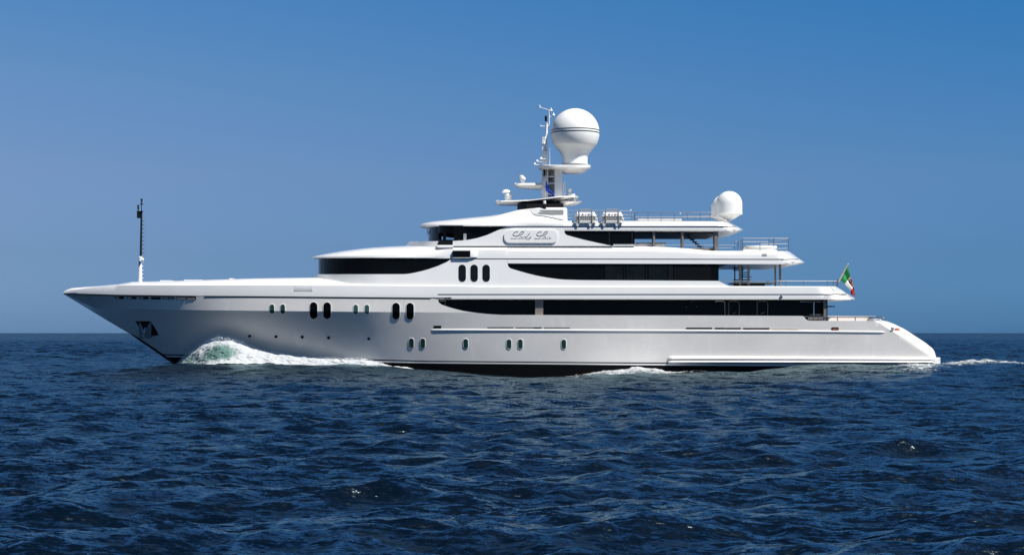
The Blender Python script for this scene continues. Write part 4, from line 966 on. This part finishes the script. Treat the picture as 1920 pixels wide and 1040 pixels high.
geo = t.nodes.new('ShaderNodeNewGeometry'); prev = None
def vm(op, a, b_=None):
    n = t.nodes.new('ShaderNodeVectorMath'); n.operation = op; t.links.new(a, n.inputs[0])
    if b_ is not None:
        if isinstance(b_, tuple): n.inputs[1].default_value = b_
        else: t.links.new(b_, n.inputs[1])
    return n.outputs[0]
# ripples the mesh is too coarse for, as slopes (world space)
acc = geo.outputs['Normal']
for (scl, slope, st) in ((.5, .6, (.6, 1.3, 1)), (1.6, 1.0, (.55, 1.4, 1)), (4.6, 1.3, (.5, 1.5, 1)), (13, 1.15, (.6, 1.3, 1)), (34, .8, (.7, 1.2, 1))):
    mp = t.nodes.new('ShaderNodeMapping'); mp.inputs['Scale'].default_value = st; mp.inputs['Rotation'].default_value = (0, 0, .3)
    n = t.nodes.new('ShaderNodeTexNoise'); n.inputs['Scale'].default_value = scl; n.inputs['Detail'].default_value = 1.5; n.inputs['Roughness'].default_value = .5
    t.links.new(geo.outputs['Position'], mp.inputs[0]); t.links.new(mp.outputs[0], n.inputs['Vector'])
    c = vm('SUBTRACT', n.outputs['Color'], (.5, .5, .5)); c = vm('MULTIPLY', c, (slope, slope*1.35, 0)); acc = vm('ADD', acc, c)
acc = vm('NORMALIZE', acc)
t.nodes.remove(b); o_m = t.nodes['Material Output']
df = t.nodes.new('ShaderNodeBsdfDiffuse'); df.inputs[0].default_value = (.0005, .0032, .0090, 1)
gl = t.nodes.new('ShaderNodeBsdfGlossy'); gl.inputs['Color'].default_value = (.70, .93, 1, 1); gl.inputs['Roughness'].default_value = .21
fr_ = t.nodes.new('ShaderNodeFresnel'); fr_.inputs['IOR'].default_value = 1.333; t.links.new(acc, fr_.inputs['Normal']); t.links.new(acc, gl.inputs['Normal'])
# the mean slope of a rough sea never lets the far water become a full mirror
cl = t.nodes.new('ShaderNodeMapRange'); cl.inputs['From Min'].default_value = 0; cl.inputs['From Max'].default_value = .5; cl.inputs['To Min'].default_value = 0; cl.inputs['To Max'].default_value = .58
t.links.new(fr_.outputs[0], cl.inputs['Value']); mxs = t.nodes.new('ShaderNodeMixShader')
t.links.new(cl.outputs[0], mxs.inputs[0]); t.links.new(df.outputs[0], mxs.inputs[1]); t.links.new(gl.outputs[0], mxs.inputs[2]); t.links.new(mxs.outputs[0], o_m.inputs[0])
me.materials.append(wm_)

# ------------------------------------------------------------------ foam
def foam_material(name, green=0.0):
    m = bpy.data.materials.new(name); m.use_nodes = True; t = m.node_tree; b = t.nodes['Principled BSDF']; o = t.nodes['Material Output']
    b.inputs['Roughness'].default_value = .8
    at = t.nodes.new('ShaderNodeAttribute'); at.attribute_name = 'foam_amount'; ag = t.nodes.new('ShaderNodeAttribute'); ag.attribute_name = 'foam_green'
    geo = t.nodes.new('ShaderNodeNewGeometry'); mp = t.nodes.new('ShaderNodeMapping'); mp.inputs['Scale'].default_value = (.75, 1, 1.3)
    n = t.nodes.new('ShaderNodeTexNoise'); n.inputs['Scale'].default_value = 3.2; n.inputs['Detail'].default_value = 9; n.inputs['Roughness'].default_value = .72; n.inputs['Distortion'].default_value = .6
    t.links.new(geo.outputs['Position'], mp.inputs[0]); t.links.new(mp.outputs[0], n.inputs['Vector'])
    # alpha = smoothstep(noise + density - 1)
    kc = t.nodes.new('ShaderNodeMath'); kc.operation = 'MULTIPLY_ADD'; kc.inputs[1].default_value = 2.3; kc.inputs[2].default_value = -.65; t.links.new(n.outputs[0], kc.inputs[0])
    ad = t.nodes.new('ShaderNodeMath'); ad.operation = 'ADD'; t.links.new(kc.outputs[0], ad.inputs[0]); t.links.new(at.outputs['Fac'], ad.inputs[1])
    mr = t.nodes.new('ShaderNodeMapRange'); mr.interpolation_type = 'SMOOTHSTEP'; mr.inputs['From Min'].default_value = .90; mr.inputs['From Max'].default_value = 1.16
    t.links.new(ad.outputs[0], mr.inputs['Value'])
    n2 = t.nodes.new('ShaderNodeTexNoise'); n2.inputs['Scale'].default_value = 9; n2.inputs['Detail'].default_value = 8; n2.inputs['Roughness'].default_value = .8
    t.links.new(mp.outputs[0], n2.inputs['Vector'])
    ad2 = t.nodes.new('ShaderNodeMath'); ad2.operation = 'ADD'; t.links.new(n2.outputs[0], ad2.inputs[0]); t.links.new(ag.outputs['Fac'], ad2.inputs[1])
    mr2 = t.nodes.new('ShaderNodeMapRange'); mr2.interpolation_type = 'SMOOTHSTEP'; mr2.inputs['From Min'].default_value = .84; mr2.inputs['From Max'].default_value = 1.12
    t.links.new(ad2.outputs[0], mr2.inputs['Value'])
    mx = t.nodes.new('ShaderNodeMix'); mx.data_type = 'RGBA'; mx.inputs[6].default_value = (.74, .77, .78, 1); mx.inputs[7].default_value = (.16, .30, .26, 1)
    t.links.new(mr2.outputs[0], mx.inputs[0]); t.links.new(mx.outputs[2], b.inputs['Base Color'])
    tr = t.nodes.new('ShaderNodeBsdfTransparent'); ms = t.nodes.new('ShaderNodeMixShader')
    t.links.new(mr.outputs[0], ms.inputs[0]); t.links.new(tr.outputs[0], ms.inputs[1]); tl = t.nodes.new('ShaderNodeBsdfTranslucent'); t.links.new(mx.outputs[2], tl.inputs[0]); m3 = t.nodes.new('ShaderNodeMixShader'); m3.inputs[0].default_value = .38; t.links.new(b.outputs[0], m3.inputs[1]); t.links.new(tl.outputs[0], m3.inputs[2]); t.links.new(m3.outputs[0], ms.inputs[2]); t.links.new(ms.outputs[0], o.inputs[0])
    bp = t.nodes.new('ShaderNodeBump'); bp.inputs['Distance'].default_value = .03; t.links.new(n2.outputs[0], bp.inputs['Height']); t.links.new(bp.outputs[0], b.inputs['Normal'])
    return m
FOAM = foam_material('sea_foam')
def vnoise(x, y, seed, sc_=1.0):
    r = np.random.default_rng(seed); z = np.zeros_like(x)
    for i in range(26):
        k = sc_*math.exp(r.uniform(math.log(1.2), math.log(16))); a = r.uniform(0, 2*np.pi); z += np.sin(k*(np.cos(a)*x+np.sin(a)*y)+r.uniform(0, 6.28))/k**.75
    return z
def grid_obj(name, Xg, Yg, Zg, dens, green, label, cat):
    n0, n1 = Xg.shape; V = np.stack([Xg, Yg, Zg], -1).reshape(-1, 3).astype(np.float32)
    i = (np.arange(n0-1)[:, None]*n1+np.arange(n1-1)[None, :]); F = np.stack([i, i+n1, i+n1+1, i+1], -1).reshape(-1, 4)
    me = bpy.data.meshes.new(name); me.from_pydata(V.tolist(), [], F.tolist())
    for nm, ar in (('foam_amount', dens), ('foam_green', green)):
        a = me.attributes.new(nm, 'FLOAT', 'POINT'); a.data.foreach_set('value', ar.ravel().astype(np.float32))
    me.polygons.foreach_set('use_smooth', [True]*len(me.polygons)); me.materials.append(FOAM)
    o = bpy.data.objects.new(name, me); col.objects.link(o); return tag(o, label, cat, kind='stuff')
# bow wave: a sheet thrown up the hull side that curls outward and falls back to the water
BT = PL((326, 684), (332.7, 680), (343, 672.5), (353.8, 665), (375, 650), (386, 644.5), (396, 640.7), (405, 638.6), (413, 637.6), (422, 637.8), (430, 638.9), (449, 644), (470, 652), (492, 658.5), (524, 664.5), (556, 668.4), (598, 671.5), (640, 674), (683, 674.5), (697.5, 678), (725, 684), (767, 689.5), (790, 693))
BBo = PL((326, 686), (380, 683), (420, 681.5), (480, 680.5), (520, 681.5), (557, 685), (620, 685.5), (680, 682.5), (700, 686), (740, 689), (790, 693.5))
nu, nv = 640, 74; nb = 12
pxs = np.linspace(327, 788, nu); G = np.zeros((nu, nv, 3)); dn = np.zeros((nu, nv)); gr = np.zeros((nu, nv))
for i, px in enumerate(pxs):
    top, bot = BT(px), BBo(px); kn = knuckle(px); dz = (top-kn)/S
    yt = min(yH(px, top)-.06, yH(px, kn) + .45*dz - .12); yw = yH(px, 684)
    outw = .45 + .04*max(bot-top, 0)
    env = min(1, (px-327)/14)*min(1, (788-px)/80)
    for j in range(nv):
        if j < nb:      # inner face, from the hull up to the crest
            v = 1-j/nb; yy = yt + (yw+.1-yt)*v**1.3; py = top + (bot-top)*v**1.1; edge = 1-v*.2; vv = 0
        else:
            vv = (j-nb)/(nv-1-nb); yy = yt - outw*(vv**.8); py = top + (bot-top)*(1-math.cos(vv*math.pi))/2; edge = min(1, .15+vv/.20)
        G[i, j] = P(px, py, yy)
        dn[i, j] = (.34+.62*edge)*(.55+.45*env) + .06*math.sin(px*.05) - 1.2*max(vv-.9, 0)
        gc = math.exp(-((px-410-(.5-vv)*34)/36)**2 - ((vv-.52)/.25)**2); gr[i, j] = .20+.55*gc + .30*math.exp(-((px-348)/22)**2) + .06*math.exp(-((px-480)/60)**2)
nz = vnoise(G[..., 0]*1.6, (G[..., 2]+G[..., 1]*.6)*1.6, 3)
nz2 = vnoise(G[..., 0]*6, (G[..., 2]*1.5+G[..., 1])*6, 9)
amp_ = np.clip((np.arange(nv)-4)/20, 0, 1)[None, :]
G[..., 1] -= (nz*.035 + nz2*.012)*amp_; G[..., 2] += vnoise(G[..., 0], G[..., 1]*1.3, 5, 1.6)*.025 + nz2*.006
grid_obj('bow_wave', G[..., 0], G[..., 1], G[..., 2], dn, gr, 'white and green foaming bow wave curling off the hull', 'foam')
# foam lying on the water: breaking crest amidships, boil under the counter and wake astern
def foam_patch(name, x0, x1, y0, y1, dens, label, lift=.05, nx=500, ny=90, seed=1, mound=None, green=.2):
    xs_ = np.linspace(P(x0, 0, 0)[0], P(x1, 0, 0)[0], nx); ys_ = np.linspace(y0, y1, ny); Xg, Yg = np.meshgrid(xs_, ys_, indexing='ij')
    a, b_, c = sea(Xg.ravel(), Yg.ravel(), np.maximum((Yg.ravel()+D)*.0046, .05).astype(np.float32))
    a, b_, c = [q.reshape(Xg.shape).astype(float) for q in (a, b_, c)]
    pxg = 960 + Xg*S/(1+Yg/D); dd = dens(pxg, Yg)
    c = c + lift*np.clip(dd*1.6, -.5, 1) + np.clip(dd, 0, 1)*(np.abs(vnoise(Xg, Yg, seed, 1.3))*.09)
    if mound: c = c + mound(pxg, Yg)
    return grid_obj(name, a, b_, c, dd, np.full(Xg.shape, green), label, 'foam')
g2 = lambda v, c, w_: np.exp(-((v-c)/w_)**2)
foam_patch('crest_foam', 1020, 1345, -9, .6, lambda p, y: .62*g2(p, 1180, 110)*g2(y, -3.0, 5.0)+.4*g2(y, -.3, 1.2)*g2(p, 1190, 150)-.02, 'broken white foam on a wave crest against the dark waterline amidships', lift=.03, seed=11, mound=lambda p, y: .07*g2(p, 1185, 80)*g2(y, -2, 3))
foam_patch('quarter_foam', 1630, 1800, -9, 1.2, lambda p, y: .62*g2(p, 1722, 55)*g2(y, -2.5, 4.5)-.02, 'streaky white foam below the stern swim platform', seed=12)
foam_patch('wake_foam', 1755, 2100, -4, 11, lambda p, y: -.05+.50*g2(p, 1785, 45)*g2(y, 1, 5)+.54*g2(y, 4, 2.2)*np.clip((p-1770)/60, 0, 1), 'long white wake foam trailing astern to the right edge', seed=13, nx=600, green=.3, lift=.02, mound=lambda p, y: .06*g2(y, 4, 3))
foam_patch('hull_foam', 640, 800, -4.5, 1.6, lambda p, y: .75*g2(p, 700, 50)*g2(y, -.6, 1.6)-.1, 'thin white foam running along the hull behind the bow wave', seed=14)
foam_patch('stem_foam', 290, 420, -1.0, 7.5, lambda p, y: .7*g2(p, 330+(5-y)*9, 24)*g2(y, 3.2, 2.6)-.06, 'small foam ripple where the stem cuts the water', seed=15, green=.5)
# spray droplets over the bow wave
random.seed(4); mb = MB()
for i in range(6500):
    px = random.uniform(340, 720) if random.random() < .5 else random.gauss(425, 45)
    if not 335 < px < 730: continue
    top = BT(px); h_ = abs(random.gauss(0, 1)); sc2 = (BBo(px)-top)/43
    py = top + random.uniform(-1, 1)*1.2 - h_*(1.0+2.6*sc2) + (random.random() < .4)*random.uniform(0, 20)*sc2
    y = yH(px, min(py, 678)) - random.uniform(.1, .9)*(.4+sc2) ; p = P(px, py, y); r = random.uniform(.006, .019)
    mb.add([(p[0]+r, p[1], p[2]), (p[0]-r, p[1]+r*.8, p[2]), (p[0]-r, p[1]-r*.8, p[2]), (p[0], p[1], p[2]+r*1.2), (p[0], p[1], p[2]-r*1.2)], [(0, 1, 3), (1, 2, 3), (2, 0, 3), (1, 0, 4), (2, 1, 4), (0, 2, 4)])
SPR = mat('spray', (.9, .92, .92), .5)
me = bpy.data.meshes.new('bow_spray'); me.from_pydata(mb.v, [], mb.f); me.materials.append(SPR)
o = bpy.data.objects.new('bow_spray', me); col.objects.link(o); tag(o, 'fine white spray droplets flying above the bow wave', 'spray', kind='stuff')
